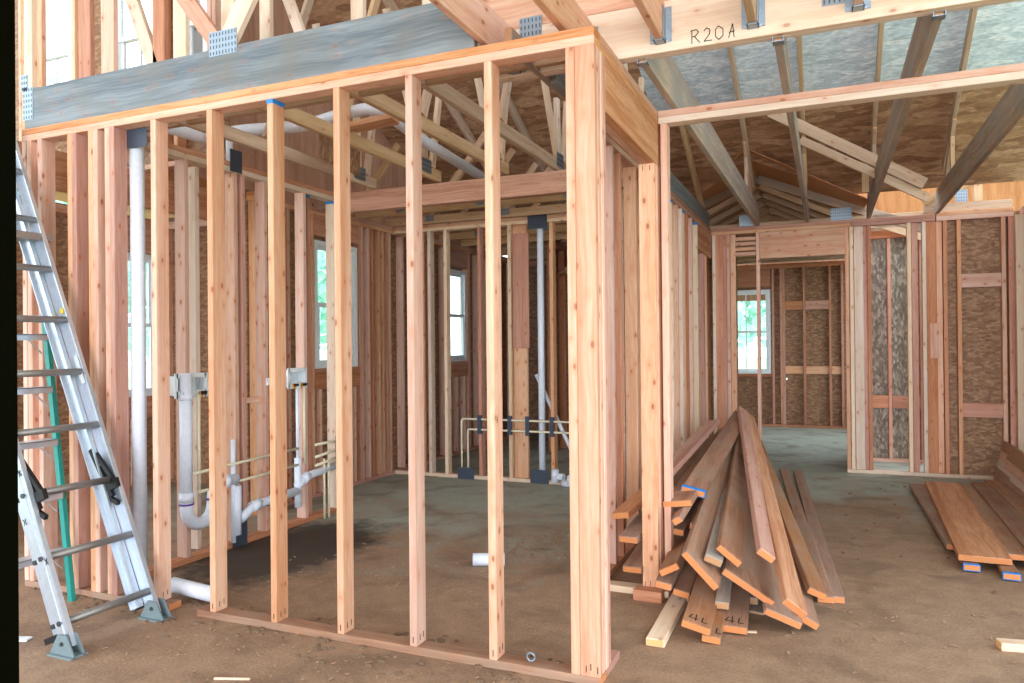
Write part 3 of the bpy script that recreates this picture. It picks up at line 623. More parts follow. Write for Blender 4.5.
# second and third truss frames right behind, the webs that show above the grey chord
t2 = empty('roof_truss', (-3, 3.35, 2.9), 'pale truss with a diagonal web behind the weathered one', 'truss')
Yb = 3.40
def P(px, py, Y=Yb): p = on(px, py, 'Y', Y); return (p.x, p.z)
blk('bottom_chord', -4.5, -1.0, Yb-.018, Yb+.018, 2.79, 2.879, 'truss', t2, 'X')
for (a, c, mt, w) in (((86, -40), (86, 80), 'pine_red', .11), ((109, -40), (109, 80), 'pine', .115), ((118, -45), (156, 70), 'pine_pale', .09), ((160, -40), (161, 65), 'pine_red', .10), ((181, -40), (181, 60), 'pine_pale', .10), ((229, -40), (229, 60), 'pine_pale', .10), ((266, -40), (266, 60), 'pine_pale', .075), ((40, -40), (40, 80), 'pine', .07), ((285, -10), (303, 40), 'pine_pale', .06), ((358, -40), (358, 40), 'pine_pale', .08), ((429, -40), (430, 30), 'pine_pale', .07)):
    vert = abs(a[0]-c[0]) < 3; a, c = P(*a), P(*c); webs((a[0] if vert else c[0], 2.88 if vert else max(c[1], 2.88)), a, mt, w, Yb, par=t2)
blk('top_chord', -4.5, -1.2, Yb-.018, Yb+.018, 3.95, 4.04, 'truss', t2, 'X')
# bottom chords running away from the partition
CH = [(-3.58, 5.45), (-2.95, 5.45), (-2.34, 5.45), (-1.93, 5.75), (-1.32, 5.75)]
cl = ['beside the white duct elbow at the far left', 'with the short block nailed to it', 'in the middle of the partition', 'right of the fifth stud', 'close behind the corner post']
for i, (x, y1) in enumerate(CH):
    t = empty('roof_truss', (x, 3.1, 2.78), 'pale truss running away behind the partition, %s' % cl[i], 'truss', 'trusses over the bathroom')
    b_ = bar('bottom_chord', (x, 3.10, 2.83), (x, y1, 2.83), .036, .089, 'truss' if i < 4 else 'greybrown', t)
    yb = y1-.25
    for (dy0, z0, dy1, z1) in ((0, 2.88, -.02, 3.35), (-.02, 2.88, -.55, 3.9), (.12, 2.88, .25, 3.5), (-1.1, 2.88, -.6, 4.1)):
        bar('web', (x+.002, yb+dy0, z0), (x+.002, yb+dy1, z1), .034, .064, 'pine_pale' if dy0 > -.5 else 'truss', t)
    bar('top_chord', (x, 3.0, rz(3.0)-.1), (x, 9.0, rz(9.0)-.08), .036, .12, 'truss', t)
    plate(t, x+.0195, yb, 2.87, .16, .11, 'X', face=-1)
# duct work and blocks on top
MB().tube(arc([(-4.30, 3.6, 3.0), (-4.28, 4.25, 3.0), (-3.9, 4.15, 2.99), (-3.42, 4.29, 3.0), (-3.0, 4.22, 3.02), (-2.77, 4.2, 3.02), (-2.74, 4.42, 3.0), (-2.80, 4.95, 2.98), (-2.87, 6.1, 2.96)], .12), .042, 14).build('vent_pipe', 'pvc', None, True)
tag(bpy.data.objects['vent_pipe'], 'white plastic pipe winding through the trusses behind the partition', 'pipe')
bb = bar('wood_block', (-2.93, 4.18, 2.90), (-2.62, 4.24, 2.94), .14, .036, 'pine', None, (0, 1, 0)); tag(bb, 'short pink board nailed across the truss chord near the duct elbow', 'board')
bb = bar('wood_block', (-3.36, 4.4, 2.90), (-3.36, 4.9, 2.86), .012, .2, 'osb', None, (1, 0, 0)); tag(bb, 'scrap of strand board hung on a truss behind the third stud', 'board')
# trusses running across, beyond the dropped beam
for k in range(9):
    y = 5.95+.61*k
    x1 = -1.34
    t = empty('ceiling_truss', (-3, y, 2.8), '%s cross truss beyond the dropped beam' % ['first', 'second', 'third', 'fourth', 'fifth', 'sixth', 'seventh', 'eighth', 'ninth'][k], 'truss', 'cross trusses over the left rooms')
    blk('bottom_chord', -4.55, x1, y-.018, y+.018, 2.7715, 2.86, 'truss', t, 'X')
    ztop = min(rz(y)-.1, 3.3) if y < 9 else 2.93
    if y < 8.6:
        for x in (-4.0, -3.1, -2.2): bar('web', (x, y, 2.86), (x+.35, y, ztop), .036, .06, 'truss', t, (0, 1, 0)); plate(t, x, y-.0195, 2.83, .1, .07)
# weathered joist along the inner wall
bo = bar('ceiling_joist', (-1.285, 3.60, 2.865), (-1.285, 8.95, 2.865), .038, .184, 'grey'); tag(bo, 'dark weathered joist lying on the plate of the inner wall', 'joist', 'weathered joists over the right side')
# weathered joists hung from the girder
jl = ['leftmost of the grey joists hanging from the lettered girder', 'second grey joist from the inner wall, almost straight away from us', 'third grey joist from the inner wall, with pink grain on its edge', 'grey joist nearest the right edge of the roof']
for i, (xa_, xb) in enumerate(((-.80, -.735), (-.19, -.20), (.435, .42), (1.07, 1.07))):
    t = empty('ceiling_joist', (xb, 6, 2.78), jl[i], 'joist', 'weathered joists over the right side')
    hgt = .235 if i != 1 else .15
    bar('bottom_chord', (xa_, 3.52 if i < 3 else 4.5, 2.7725+hgt/2), (xb, YB+.06, 2.7725+hgt/2), .038, hgt, 'greybrown', t)
    ya_ = 3.50
    if i < 3: MB().box(xa_-.024, xa_+.024, ya_-.001, ya_+.05, 2.768, 2.7715).box(xa_-.024, xa_-.021, ya_, ya_+.05, 2.768, 2.9).box(xa_+.021, xa_+.024, ya_, ya_+.05, 2.768, 2.9).build('joist_hanger', 'zinc', t)
    # webs and the sloping top chord up to the deck
    jx = lambda y: xa_+(xb-xa_)*(y-3.52)/5.5
    bar('top_chord', (jx(3.6), 3.6, rz(3.6)-.08), (xb, 8.45, rz(8.45)-.08), .036, .10, 'truss', t)
    for (y0, y1, z1) in ((7.9, 7.9, rz(7.9)-.13), (8.3, 7.75, rz(7.75)-.13)):
        bar('web', (jx(y0), y0, 2.772+hgt), (jx(y1), y1, z1), .034, .064, 'truss' if y0 > 7 else 'pine_pale', t)
    plate(t, xb+.0005 if False else xb-.0, 8.93, 2.80, .001, .001) if False else None
tv = empty('roof_truss', (.3, 7.5, 2.8), 'pair of sloping chords under the roof deck above the strand board bays', 'truss')
for (a, c, yv, mt, hv) in (((800, 140), (928, 198), 7.55, 'pine_pale', .075), ((770, 112), (925, 184), 7.35, 'truss', .10)):
    a, c = on(a[0], a[1], 'Y', yv), on(c[0], c[1], 'Y', yv); bar('top_chord', a, c, .036, hv, mt, tv, (0, 1, 0))
for (x_, z0, z1) in ((.33, 2.80, 3.2), (.62, 2.80, 3.02)): bar('web', (x_, 7.55, z0), (x_, 7.55, z1-.05), .034, .06, 'truss', tv, (0, 1, 0))
blk('bottom_chord', -.2, 1.6, 7.532, 7.568, 2.772+.236, 2.772+.30, 'truss', tv, 'X') if False else None
# girder with the pencilled mark
tr_ = empty('girder_truss', (.8, 3.48, 2.79), 'pale girder truss with a pencilled mark running across the top right', 'truss')
bar('bottom_chord', (-1.6, 3.478, 2.905), (3.6, 3.478, 2.905), .036, .235, 'pine_pale', tr_, (0, 1, 0)); bar('upper_chord', (-1.6, 3.48, 3.142), (3.6, 3.48, 3.142), .034, .235, 'pine', tr_, (0, 1, 0))
bar('bottom_chord', (-1.6, 3.515, 2.905), (3.6, 3.515, 2.905), .036, .235, 'pine_pale', tr_, (0, 1, 0))
bar('top_chord', (-1.6, 3.497, 3.9), (3.6, 3.497, 3.9), .074, .14, 'pine_pale', tr_, (0, 1, 0))
for k in range(7):
    x = -1.3+k*.78; bar('web', (x, 3.497, 3.02), (x+.39, 3.497, 3.84), .036, .089, 'pine_pale', tr_, (0, 1, 0)); bar('web', (x+.39, 3.497, 3.84), (x+.78, 3.497, 3.02), .036, .089, 'pine_pale', tr_, (0, 1, 0))
plate(tr_, .05, 3.4585, 2.97, .12, .2); plate(tr_, -1.35, 3.4585, 2.97, .12, .2)
# handwriting R20A as thin strokes on the girder's face
def strokes(par, name, paths, org, ux, uz, nrm, r=.0022, mat='ink'):
    org, ux, uz, nrm = Vector(org), Vector(ux), Vector(uz), Vector(nrm); b_ = MB()
    for path in paths:
        for (a, c) in zip(path, path[1:]):
            p = org+ux*a[0]+uz*a[1]+nrm*.0015; q = org+ux*c[0]+uz*c[1]+nrm*.0015
            if (q-p).length > 1e-5: b_.beam(p, q, r*2, .0012, nrm.cross(q-p))
    return b_.build(name, mat, par)
R_ = [[(0, 0), (.0, 1)], [(-.1, .95), (.35, 1.0), (.5, .8), (.3, .55), (0, .5)], [(.2, .5), (.6, 0)]]
two = [[(.9, .8), (1.1, 1.0), (1.35, .85), (1.3, .5), (.9, .05), (1.5, .05)]]
zero = [[(1.95, 1), (1.75, .75), (1.75, .25), (2.0, 0), (2.3, .25), (2.3, .75), (1.95, 1)]]
A_ = [[(2.7, 0), (3.0, 1.0), (3.1, .0)], [(2.72, .4), (3.15, .45)]]
ps = on(692, 44, 'Y', 3.459)
strokes(tr_, 'lettering', R_+two+zero+A_, (ps.x, 3.459, ps.z), (.060, 0, .0), (0, 0, .062), (0, -1, 0), .0018)
# near joists towards the viewer
nl = ['leftmost near joist crossing above the tip of the weathered truss', 'near joist above the corner post', 'near joist in the first steel hanger right of the corner', 'near joist in the second hanger, left of the pencilled mark', 'near joist in the hanger just right of the pencilled mark', 'near joist in the hanger at the top right']
for i, x in enumerate((-1.425, -1.05, -.70, -.29, .13, .50)):
    t = empty('near_joist', (x, 2, 2.8), nl[i], 'joist', 'joists over the near room')
    zb = 2.80 if i < 2 else 2.83
    bar('board', (x, -1.5, zb+.092), (x, 3.457, zb+.092), .036, .184, 'pine' if i != 3 else 'truss', t)
    MB().box(x-.024, x+.024, 3.40, 3.456, zb-.006, zb-.002).box(x-.024, x-.020, 3.40, 3.456, zb-.006, zb+.15).box(x+.020, x+.024, 3.40, 3.456, zb-.006, zb+.15).box(x-.05, x-.024, 3.453, 3.4565, zb-.0, zb+.16).box(x+.024, x+.05, 3.453, 3.4565, zb-.0, zb+.16).build('joist_hanger', 'zinc', t)
# rear gable trusses seen over the back wall
for k in range(8):
    y = 9.25+.56*k
    t = empty('gable_truss', (-.75, y, 2.8), '%s gable truss of the rear roof, %s' % (['nearest', 'second', 'third', 'fourth', 'fifth', 'sixth', 'seventh', 'farthest'][k], 'seen over the doorway wall'), 'truss', 'small trusses over the far bedroom')
    blk('bottom_chord', -3.2, 1.75, y-.018, y+.018, 2.7715, 2.85, 'truss', t, 'X')
    for s in (-1, 1):
        bar('top_chord', (-.75, y, gz(-.75)-.055), (-.75+s*2.4, y, gz(-.75+s*2.4)-.055+.03), .036, .10, 'truss' if k else 'greybrown', t, (0, 1, 0))
        bar('web', (-.75+s*.9, y, 2.85), (-.75+s*.02, y, 3.28), .034, .06, 'truss', t, (0, 1, 0))
    if k in (0, 1): plate(t, .15, y-.02, 2.88, .22, .14)
tq = empty('roof_truss', (1.2, 9.2, 2.8), 'short truss end with a blue-grey plate above the strand board bay', 'truss')
blk('bottom_chord', .95, 1.75, 9.02, 9.056, 2.792, 2.88, 'truss', tq, 'X'); bar('top_chord', (1.45, 9.038, 3.12), (.95, 9.038, 2.90), .036, .08, 'truss', tq, (0, 1, 0)); bar('web', (1.45, 9.038, 2.88), (1.45, 9.038, 3.12), .036, .08, 'truss', tq, (0, 1, 0))
plate(tq, 1.30, 9.018, 2.95, .11, .13)
# loose plate pieces on the wall's top
for (x, lb) in ((-.93, 'shiny truss plate standing on the back wall at the inner wall corner'),):
    b_ = MB().box(x, x+.16, 8.93, 8.932, 2.772, 2.90).build('truss_plate', 'zinc'); tag(b_, lb, 'metal plate')

# ------------------------------------------------------------------ extension ladder
ld = empty('extension_ladder', (-3.32, 2.66, 0), 'aluminium extension ladder leaning on the left with grey feet', 'ladder')
base = Vector((-3.30, 0, .03)); top = Vector((-4.46, 0, 2.72)); dl = (top-base).normalized(); nl_ = Vector((-dl.z, 0, dl.x))*-1  # normal, towards +x
nl_ = Vector((dl.z, 0, -dl.x))
def railpts(y, off): return (base+Vector((0, y, 0))+nl_*off), (base+dl*3.02+Vector((0, y, 0))+nl_*off)
def rail(y, off, inward, length0=0.0):
    """I-shaped aluminium rail: web plate with two flanges"""
    a, c = railpts(y, off); a = a+dl*length0; b_ = MB()
    b_.beam(a, c, .075, .003, nl_)
    for s in (-1, 1):
        b_.beam(a+nl_*s*.037+Vector((0, inward*.010, 0)), c+nl_*s*.037+Vector((0, inward*.010, 0)), .004, .024, nl_)
    b_.beam(a+Vector((0, -inward*.003, 0)), c+Vector((0, -inward*.003, 0)), .02, .004, nl_)
    return b_.build('rail', 'alu', ld)
YL, YR = 2.405, 2.905
rails = [rail(YL, 0, 1), rail(YR, 0, -1), rail(YL+.03, -.075, 1, .06), rail(YR-.03, -.075, -1, .06)]
for k in range(10):
    p = base+dl*(.12+.318*k)
    MB().tube([p+Vector((0, YL, 0)), p+Vector((0, YR, 0))], .019, 10).build('rung', 'alu_rung', ld, True)
    for off in (-.02, .02):
        q = p+nl_*0; b_ = MB().tube([q+Vector((0, YL-.012, 0)), q+Vector((0, YL, 0))], .0125, 8)
    b_.build('rivet', 'steel', ld)
    q = p-nl_*.083+dl*.0; MB().tube([q+Vector((0, YL+.012, 0)), q+Vector((0, YL+.03, 0))], .0125, 8).build('rivet', 'steel', ld)
for (y, sg) in ((YL, 1), (YR, -1)):
    c = base+Vector((0, y, 0)); ft = MB()
    ft.prism([(c.x-.08, y-.028, 0), (c.x+.08, y-.028, 0), (c.x+.08, y-.028, .014), (c.x+.03, y-.028, .10), (c.x-.03, y-.028, .10), (c.x-.08, y-.028, .014)], (0, .006, 0))
    ft.prism([(c.x-.08, y+.022, 0), (c.x+.08, y+.022, 0), (c.x+.08, y+.022, .014), (c.x+.03, y+.022, .10), (c.x-.03, y+.022, .10), (c.x-.08, y+.022, .014)], (0, .006, 0))
    ft.box(c.x-.08, c.x+.08, y-.045, y+.045, 0, .01)
    ft.build('foot', 'rubber', ld)
    MB().tube([(c.x, y-.034, .06), (c.x, y+.034, .06)], .01, 8).build('foot_bolt', 'steel', ld)
    e0 = base+Vector((0, y, 0))-nl_*.083+dl*.05
    MB().beam(e0, e0+dl*.03, .08, .03, nl_).build('end_cap', 'black', ld)
    # spring latch of the sliding section
    q = base+dl*(.12+.318*2)+Vector((0, y+sg*.03, 0))+nl_*(.055 if sg > 0 else 0)
    lt = MB()
    a = q+dl*-.05; 
    lt.beam(q-dl*.09-nl_*.02, q+dl*.20-nl_*.07, .03, .02, nl_).beam(q-dl*.02+nl_*.03, q+dl*.20-nl_*.06, .022, .02, nl_).beam(q-dl*.03-nl_*.05, q-dl*.03+nl_*.05, .05, .024, dl).beam(q-dl*.09-nl_*.04, q-dl*.14+nl_*.01, .022, .02, nl_)
    lt.build('latch', 'black', ld)
q = base+dl*1.32+Vector((0, YR-.0125, 0)); MB().beam(q+nl_*.0, q+dl*.17, .03, .002, nl_).build('sticker', 'label', ld)
q = base+dl*1.75+Vector((0, YR-.0125, 0)); MB().beam(q, q+dl*.03, .03, .002, nl_).build('sticker', 'yellow', ld)
# inked marks on the near rail
for (d_, o_) in ((.62, -.05), (.40, .02), (.85, .01)):
    q = base+dl*d_+nl_*o_+Vector((0, YL-.0035, 0))
    strokes(ld, 'marking', [[(0, 0), (1, 1)], [(1, 0), (0, 1)]], q, nl_*.02, dl*.03, (0, -1, 0), .002)

# ------------------------------------------------------------------ step ladder behind
sl = empty('step_ladder', (-4.15, 2.8, 0), 'green fibreglass step ladder standing behind the aluminium ladder', 'ladder')
A0, A1 = Vector((-3.98, 2.93, 0)), Vector((-4.25, 2.93, 2.06))
B0, B1 = Vector((-3.98, 2.48, 0)), Vector((-4.25, 2.58, 2.06))
for a, c in ((A0, A1), (B0, B1)): MB().beam(a, c, .034, .026, (1, 0, 0)).build('side_rail', 'teal', sl)
for z in (.30, .62, .92, 1.22, 1.52):
    t_ = z/2.06; a = A0.lerp(A1, t_); c = B0.lerp(B1, t_)
    b_ = MB().box(a.x-.04, a.x+.04, c.y, a.y-.02, z-.004, z+.002); b_.box(a.x+.037, a.x+.04, c.y, a.y-.02, z-.035, z); b_.build('step', 'alu', sl)
    MB().beam((a.x, a.y-.03, z-.11), (a.x, a.y-.13, z-.006), .012, .004, (1, 0, 0)).build('step_brace', 'alu', sl)
MB().box(A1.x-.06, A1.x+.1, B1.y-.02, A1.y+.02, 2.06, 2.10).build('top_cap', 'alu_rung', sl)

# ------------------------------------------------------------------ plumbing
v = empty('waste_stack', (-3.58, 3.05, 0), 'tall white waste pipe between dark steel guards left of the first stud', 'pipe')
MB().tube([(-3.70, 3.148, .0), (-3.70, 3.148, 2.95)], .040, 18).build('pipe', 'pvc', v, True)
MB().box(-3.78, -3.56, 3.0945, 3.0975, 2.59, 2.715).build('steel_guard', 'guard', v)
MB().box(-3.80, -3.60, 3.0945, 3.0975, .0, .24).build('steel_guard', 'guard', v)
def q3(px, py, X=-3.93): return on(px, py, 'X', X)
# washer outlet boxes
def outlet_box(name, y0, y1, z0, z1, label, arm):
    e = empty(name, (-3.9, (y0+y1)/2, z0), label, 'outlet box', 'washer outlet boxes on the plumbing wall')
    x0, x1 = -4.0, -3.915
    b_ = MB(); b_.box(x0, x0+.004, y0, y1, z0, z1); b_.box(x0, x1, y0, y0+.005, z0, z1); b_.box(x0, x1, y1-.005, y1, z0, z1); b_.box(x0, x1, y0, y1, z1-.005, z1); b_.box(x0, x1, y0, y1, z0, z0+.005)
    b_.box(x1-.004, x1+.001, y0-.015, y0+.012, z0-.012, z1+.012); b_.box(x1-.004, x1+.001, y1-.012, y1+.015, z0-.012, z1+.012); b_.box(x1-.004, x1+.001, y0, y1, z1-.02, z1+.012); b_.box(x1-.004, x1+.001, y0, y1, z0-.012, z0+.035)
    b_.build('box', 'white', e)
    MB().box(x1-.02, x1-.004, min(arm), max(arm), z0+.03, z0+.085).build('mounting_bracket', 'white', e)
    for yy in (y0+.05, y1-.05):
        MB().tube([(x1+.004, yy, z0-.01), (x1+.004, yy, z0+.03)], .014, 10).tube([(x1+.005, yy, z0+.012), (x1+.03, yy, z0+.012)], .010, 8).build('valve', 'brass', e)
        MB().box(x1+.028, x1+.036, yy-.025, yy+.025, z0+.008, z0+.028).build('valve_handle', 'black', e)
    return e
outlet_box('outlet_box', 3.62, 3.87, 1.115, 1.255, 'white washer outlet box above the drain trap', (3.86, 4.02))
outlet_box('outlet_box', 4.72, 4.925, 1.115, 1.255, 'white washer outlet box beside the third stud', (4.48, 4.74))
# drain with P trap
dr_ = empty('drain_pipe', (-3.9, 3.68, 0), 'white drain pipe with a curved trap below the washer box', 'pipe')
X = -3.90
MB().tube([(X, 3.68, 1.26), (X, 3.68, .42)], .040, 16).build('standpipe', 'pvc', dr_, True)
MB().tube([(X, 3.68, 1.09), (X, 3.68, 1.13)], .046, 16).build('collar', 'pvc', dr_, True)
trap = [(X, 3.68, .44)]+[(X, 3.795-.115*math.cos(a), .37-.115*math.sin(a)) for a in [math.pi*k/10 for k in range(11)]]
trap += [(X, 3.91, .38)]+[(X, 4.01-.1*math.cos(a), .40+.1*math.sin(a)) for a in [math.pi/2*k/6 for k in range(1, 7)]]+[(X, 4.12, .50)]
MB().tube(trap, .042, 16).build('trap', 'pvc', dr_, True)
for (y, z, h) in ((3.68, .40, 1), (3.91, .395, 1)):
    MB().tube([(X, y, z), (X, y, z+.012)], .0475, 16).build('purple_primer_ring', 'purple', dr_, True)
MB().tube([(X, 3.68, .42), (X, 3.68, .48)], .0475, 16).build('collar', 'pvc', dr_, True)
MB().tube([(X, 3.99, .497), (X, 4.05, .5)], .0475, 16).build('collar', 'pvc', dr_, True)
wy = empty('drain_pipe', (-3.9, 4.2, 0), 'white drain run with branches along the plumbing wall behind the second and third studs', 'pipe')
MB().tube([(X, 4.10, .05), (X, 4.10, .78)], .016, 12).build('vent_riser', 'pvc', wy, True)
MB().tube([(X, 4.13, .1), (X, 4.13, .45)], .034, 16).build('tee', 'pvc', wy, True)
MB().tube(arc([(X, 4.16, .20), (X, 4.30, .27), (X, 4.79, .29)], .06), .034, 14).build('branch', 'pvc', wy, True)
MB().tube([(X, 4.80, .16), (X, 4.80, .55)], .028, 14).build('tee', 'pvc', wy, True)
MB().tube([(X, 4.80, .5), (X, 4.80, 1.1)], .013, 12).build('vent_riser', 'pvc', wy, True)
MB().tube(arc([(X, 4.79, .33), (X, 4.9, .385), (X, 5.33, .42)], .05), .032, 14).build('branch', 'pvc', wy, True)
MB().tube([(X, 4.28, .262), (X, 4.36, .279)], .040, 14).build('coupling', 'pvc', wy, True); MB().tube([(X, 4.86, .36), (X, 4.93, .39)], .038, 14).build('coupling', 'pvc', wy, True)
MB().box(-3.926, -3.922, 4.12, 4.26, .0, .17).build('steel_guard', 'guard', wy)
MB().box(-3.926, -3.922, 5.33, 5.385, .42, .66).build('steel_guard', 'guard', wy)
MB().box(-3.926, -3.922, 4.12, 4.235, 2.70, 2.86).build('steel_guard', 'guard', wy)
MB().tube([(-3.95, 4.14, 2.75), (-3.95, 4.14, 3.0)], .024, 12).build('vent_riser', 'pvc', wy, True)
su = empty('supply_line', (-3.88, 4.5, .5), 'cream water supply lines along the plumbing wall', 'pipe')
X = -3.88
for (y, za, zb) in ((3.77, .46, 1.12), (4.86, .50, 1.12)): MB().tube([(X, y, za), (X, y, zb)], .010, 8).build('riser', 'pex', su, True)
for z in (.47, .60): MB().tube([(X, 3.70 if z > .5 else 3.76, z), (X, 4.78, z+.03)], .010, 8).build('run', 'pex', su, True)
for (z, dz) in ((.63, 0), (.53, .03), (.46, .03)): MB().tube([(X, 5.0, z), (X, 5.34, z+dz)], .012, 8).build('run', 'pex', su, True)
for y in (5.11, 5.17): MB().tube([(X, y, 0), (X, y, .50)], .010, 8).build('riser', 'pex', su, True)
for (y, z) in ((3.97, .49), (3.97, .61)): MB().box(X-.02, X+.02, y-.02, y+.02, z-.03, z+.03).build('clamp', 'black', su)
# back wall: vent, supply loop
v = empty('vent_stack', (-2.74, Y4, 0), 'white vent pipe rising in the back stud wall between steel guards', 'pipe')
MB().tube([(-2.745, Y4+.045, .0), (-2.745, Y4+.045, 2.85)], .034, 14).build('pipe', 'pvc', v, True)
MB().box(-2.865, -2.65, Y4-.005, Y4-.002, 2.635, 2.80).build('steel_guard', 'guard', v); MB().box(-2.86, -2.655, Y4-.005, Y4-.002, .0, .14).build('steel_guard', 'guard', v)
sb = empty('supply_loop', (-3.0, Y4, 0), 'pair of thin cream supply lines strapped across the back stud wall', 'pipe')
YY = Y4-.02
for (xv, z) in ((-3.645, .645), (-3.57, .535)):
    MB().tube(arc([(xv, YY, .0), (xv, YY, z), (-1.40, YY, z)], .03), .011, 8).build('line', 'pex', sb, True)
for x in (-3.43, -3.08, -2.88, -2.61, -2.2): MB().box(x-.022, x+.022, YY-.014, YY+.018, .49, .69).build('clamp', 'guard', sb)
MB().box(-3.69, -3.495, Y4-.035, Y4-.032, .0, .125).build('steel_guard', 'guard', sb)
dg = empty('drain_pipe', (-2.5, Y4+.2, 0), 'thin white pipe leaning diagonally behind the vent stack', 'pipe')
MB().tube([(-2.84, Y4+.14, 1.12), (-2.30, Y4+.16, -.0)], .022, 12).build('pipe', 'pvc', dg, True)
ft_ = empty('pipe_fitting', (-2.52, 7.12, 0), 'white pipe elbow fittings left on the floor by the back wall', 'pipe')
MB().tube([(-2.56, 7.12, .035), (-2.56, 7.12, .17)], .038, 14).tube([(-2.56, 7.12, .10), (-2.46, 7.10, .10)], .034, 12).build('elbow', 'pvc', ft_, True)
MB().tube(arc([(-2.46, 7.08, .045), (-2.38, 7.06, .045), (-2.36, 7.02, .12)], .05), .038, 14).build('elbow', 'pvc', ft_, True)

def pipe_piece(name, p, q, r, label):
    p, q = Vector(p), Vector(q); b_ = MB(); n = 16; d = (q-p).normalized(); u = Vector((0, 0, 1)); w = d.cross(u).normalized(); u = w.cross(d)
    rings = []
    for (c, rr) in ((p, r), (q, r), (q, r*.86), (p, r*.86)):
        rings.append([b_.bm.verts.new(c+(u*math.cos(a)+w*math.sin(a))*rr) for a in (2*math.pi*k/n for k in range(n))])
    for i in range(4):
        A, B = rings[i], rings[(i+1) % 4]
        for k in range(n): b_.bm.faces.new((A[k], A[(k+1) % n], B[(k+1) % n], B[k]))
    o = b_.build(name, 'pvc', None, True); tag(o, label, 'pipe'); return o
pipe_piece('pipe_offcut', (-3.46, 3.16, .085), (-3.165, 3.20, .045), .042, 'white pipe offcut lying across the partition gap behind the first stud')
pipe_piece('pipe_offcut', (-2.14, 4.36, .042), (-1.95, 4.44, .042), .04, 'short white pipe offcut on the floor behind the sixth stud')

# ------------------------------------------------------------------ lumber pile
def plank(near, far, zn, w, yf=None, roll=0, mat='plank', label='', t=T, zf=None, group='planks in the loose pile', cat='plank', tape=False, name='plank'):
    p = on(near[0], near[1], 'Z', zn) if zn > -.5 else on(near[0], near[1], 'Y', -zn); q = on(far[0], far[1], 'Y', yf) if yf else on(far[0], far[1], 'Z', zf)
    d = (q-p).normalized(); side = Vector((d.y, -d.x, 0)).normalized(); up = side.cross(d)
    if up.z < 0: up = -up
    a = math.radians(roll); s2 = side*math.cos(a)-up*math.sin(a)
    o = bar(name, p, q, w, t, mat, None, s2, .004); tag(o, label, cat, group)
    if tape:
        L = (q-p).length; c = MB().box(-w/2-.001, w/2+.001, -t/2-.001, t/2+.001, .0, .035)
        c = c.build('tape', 'blue', None); c.parent = o; c.matrix_parent_inverse = Matrix.Identity(4); c.location = (0, 0, .001); c['label'] = 'blue painted end'
    return o
W2, W6, W8, W10, W12 = .089, .14, .184, .235, .286
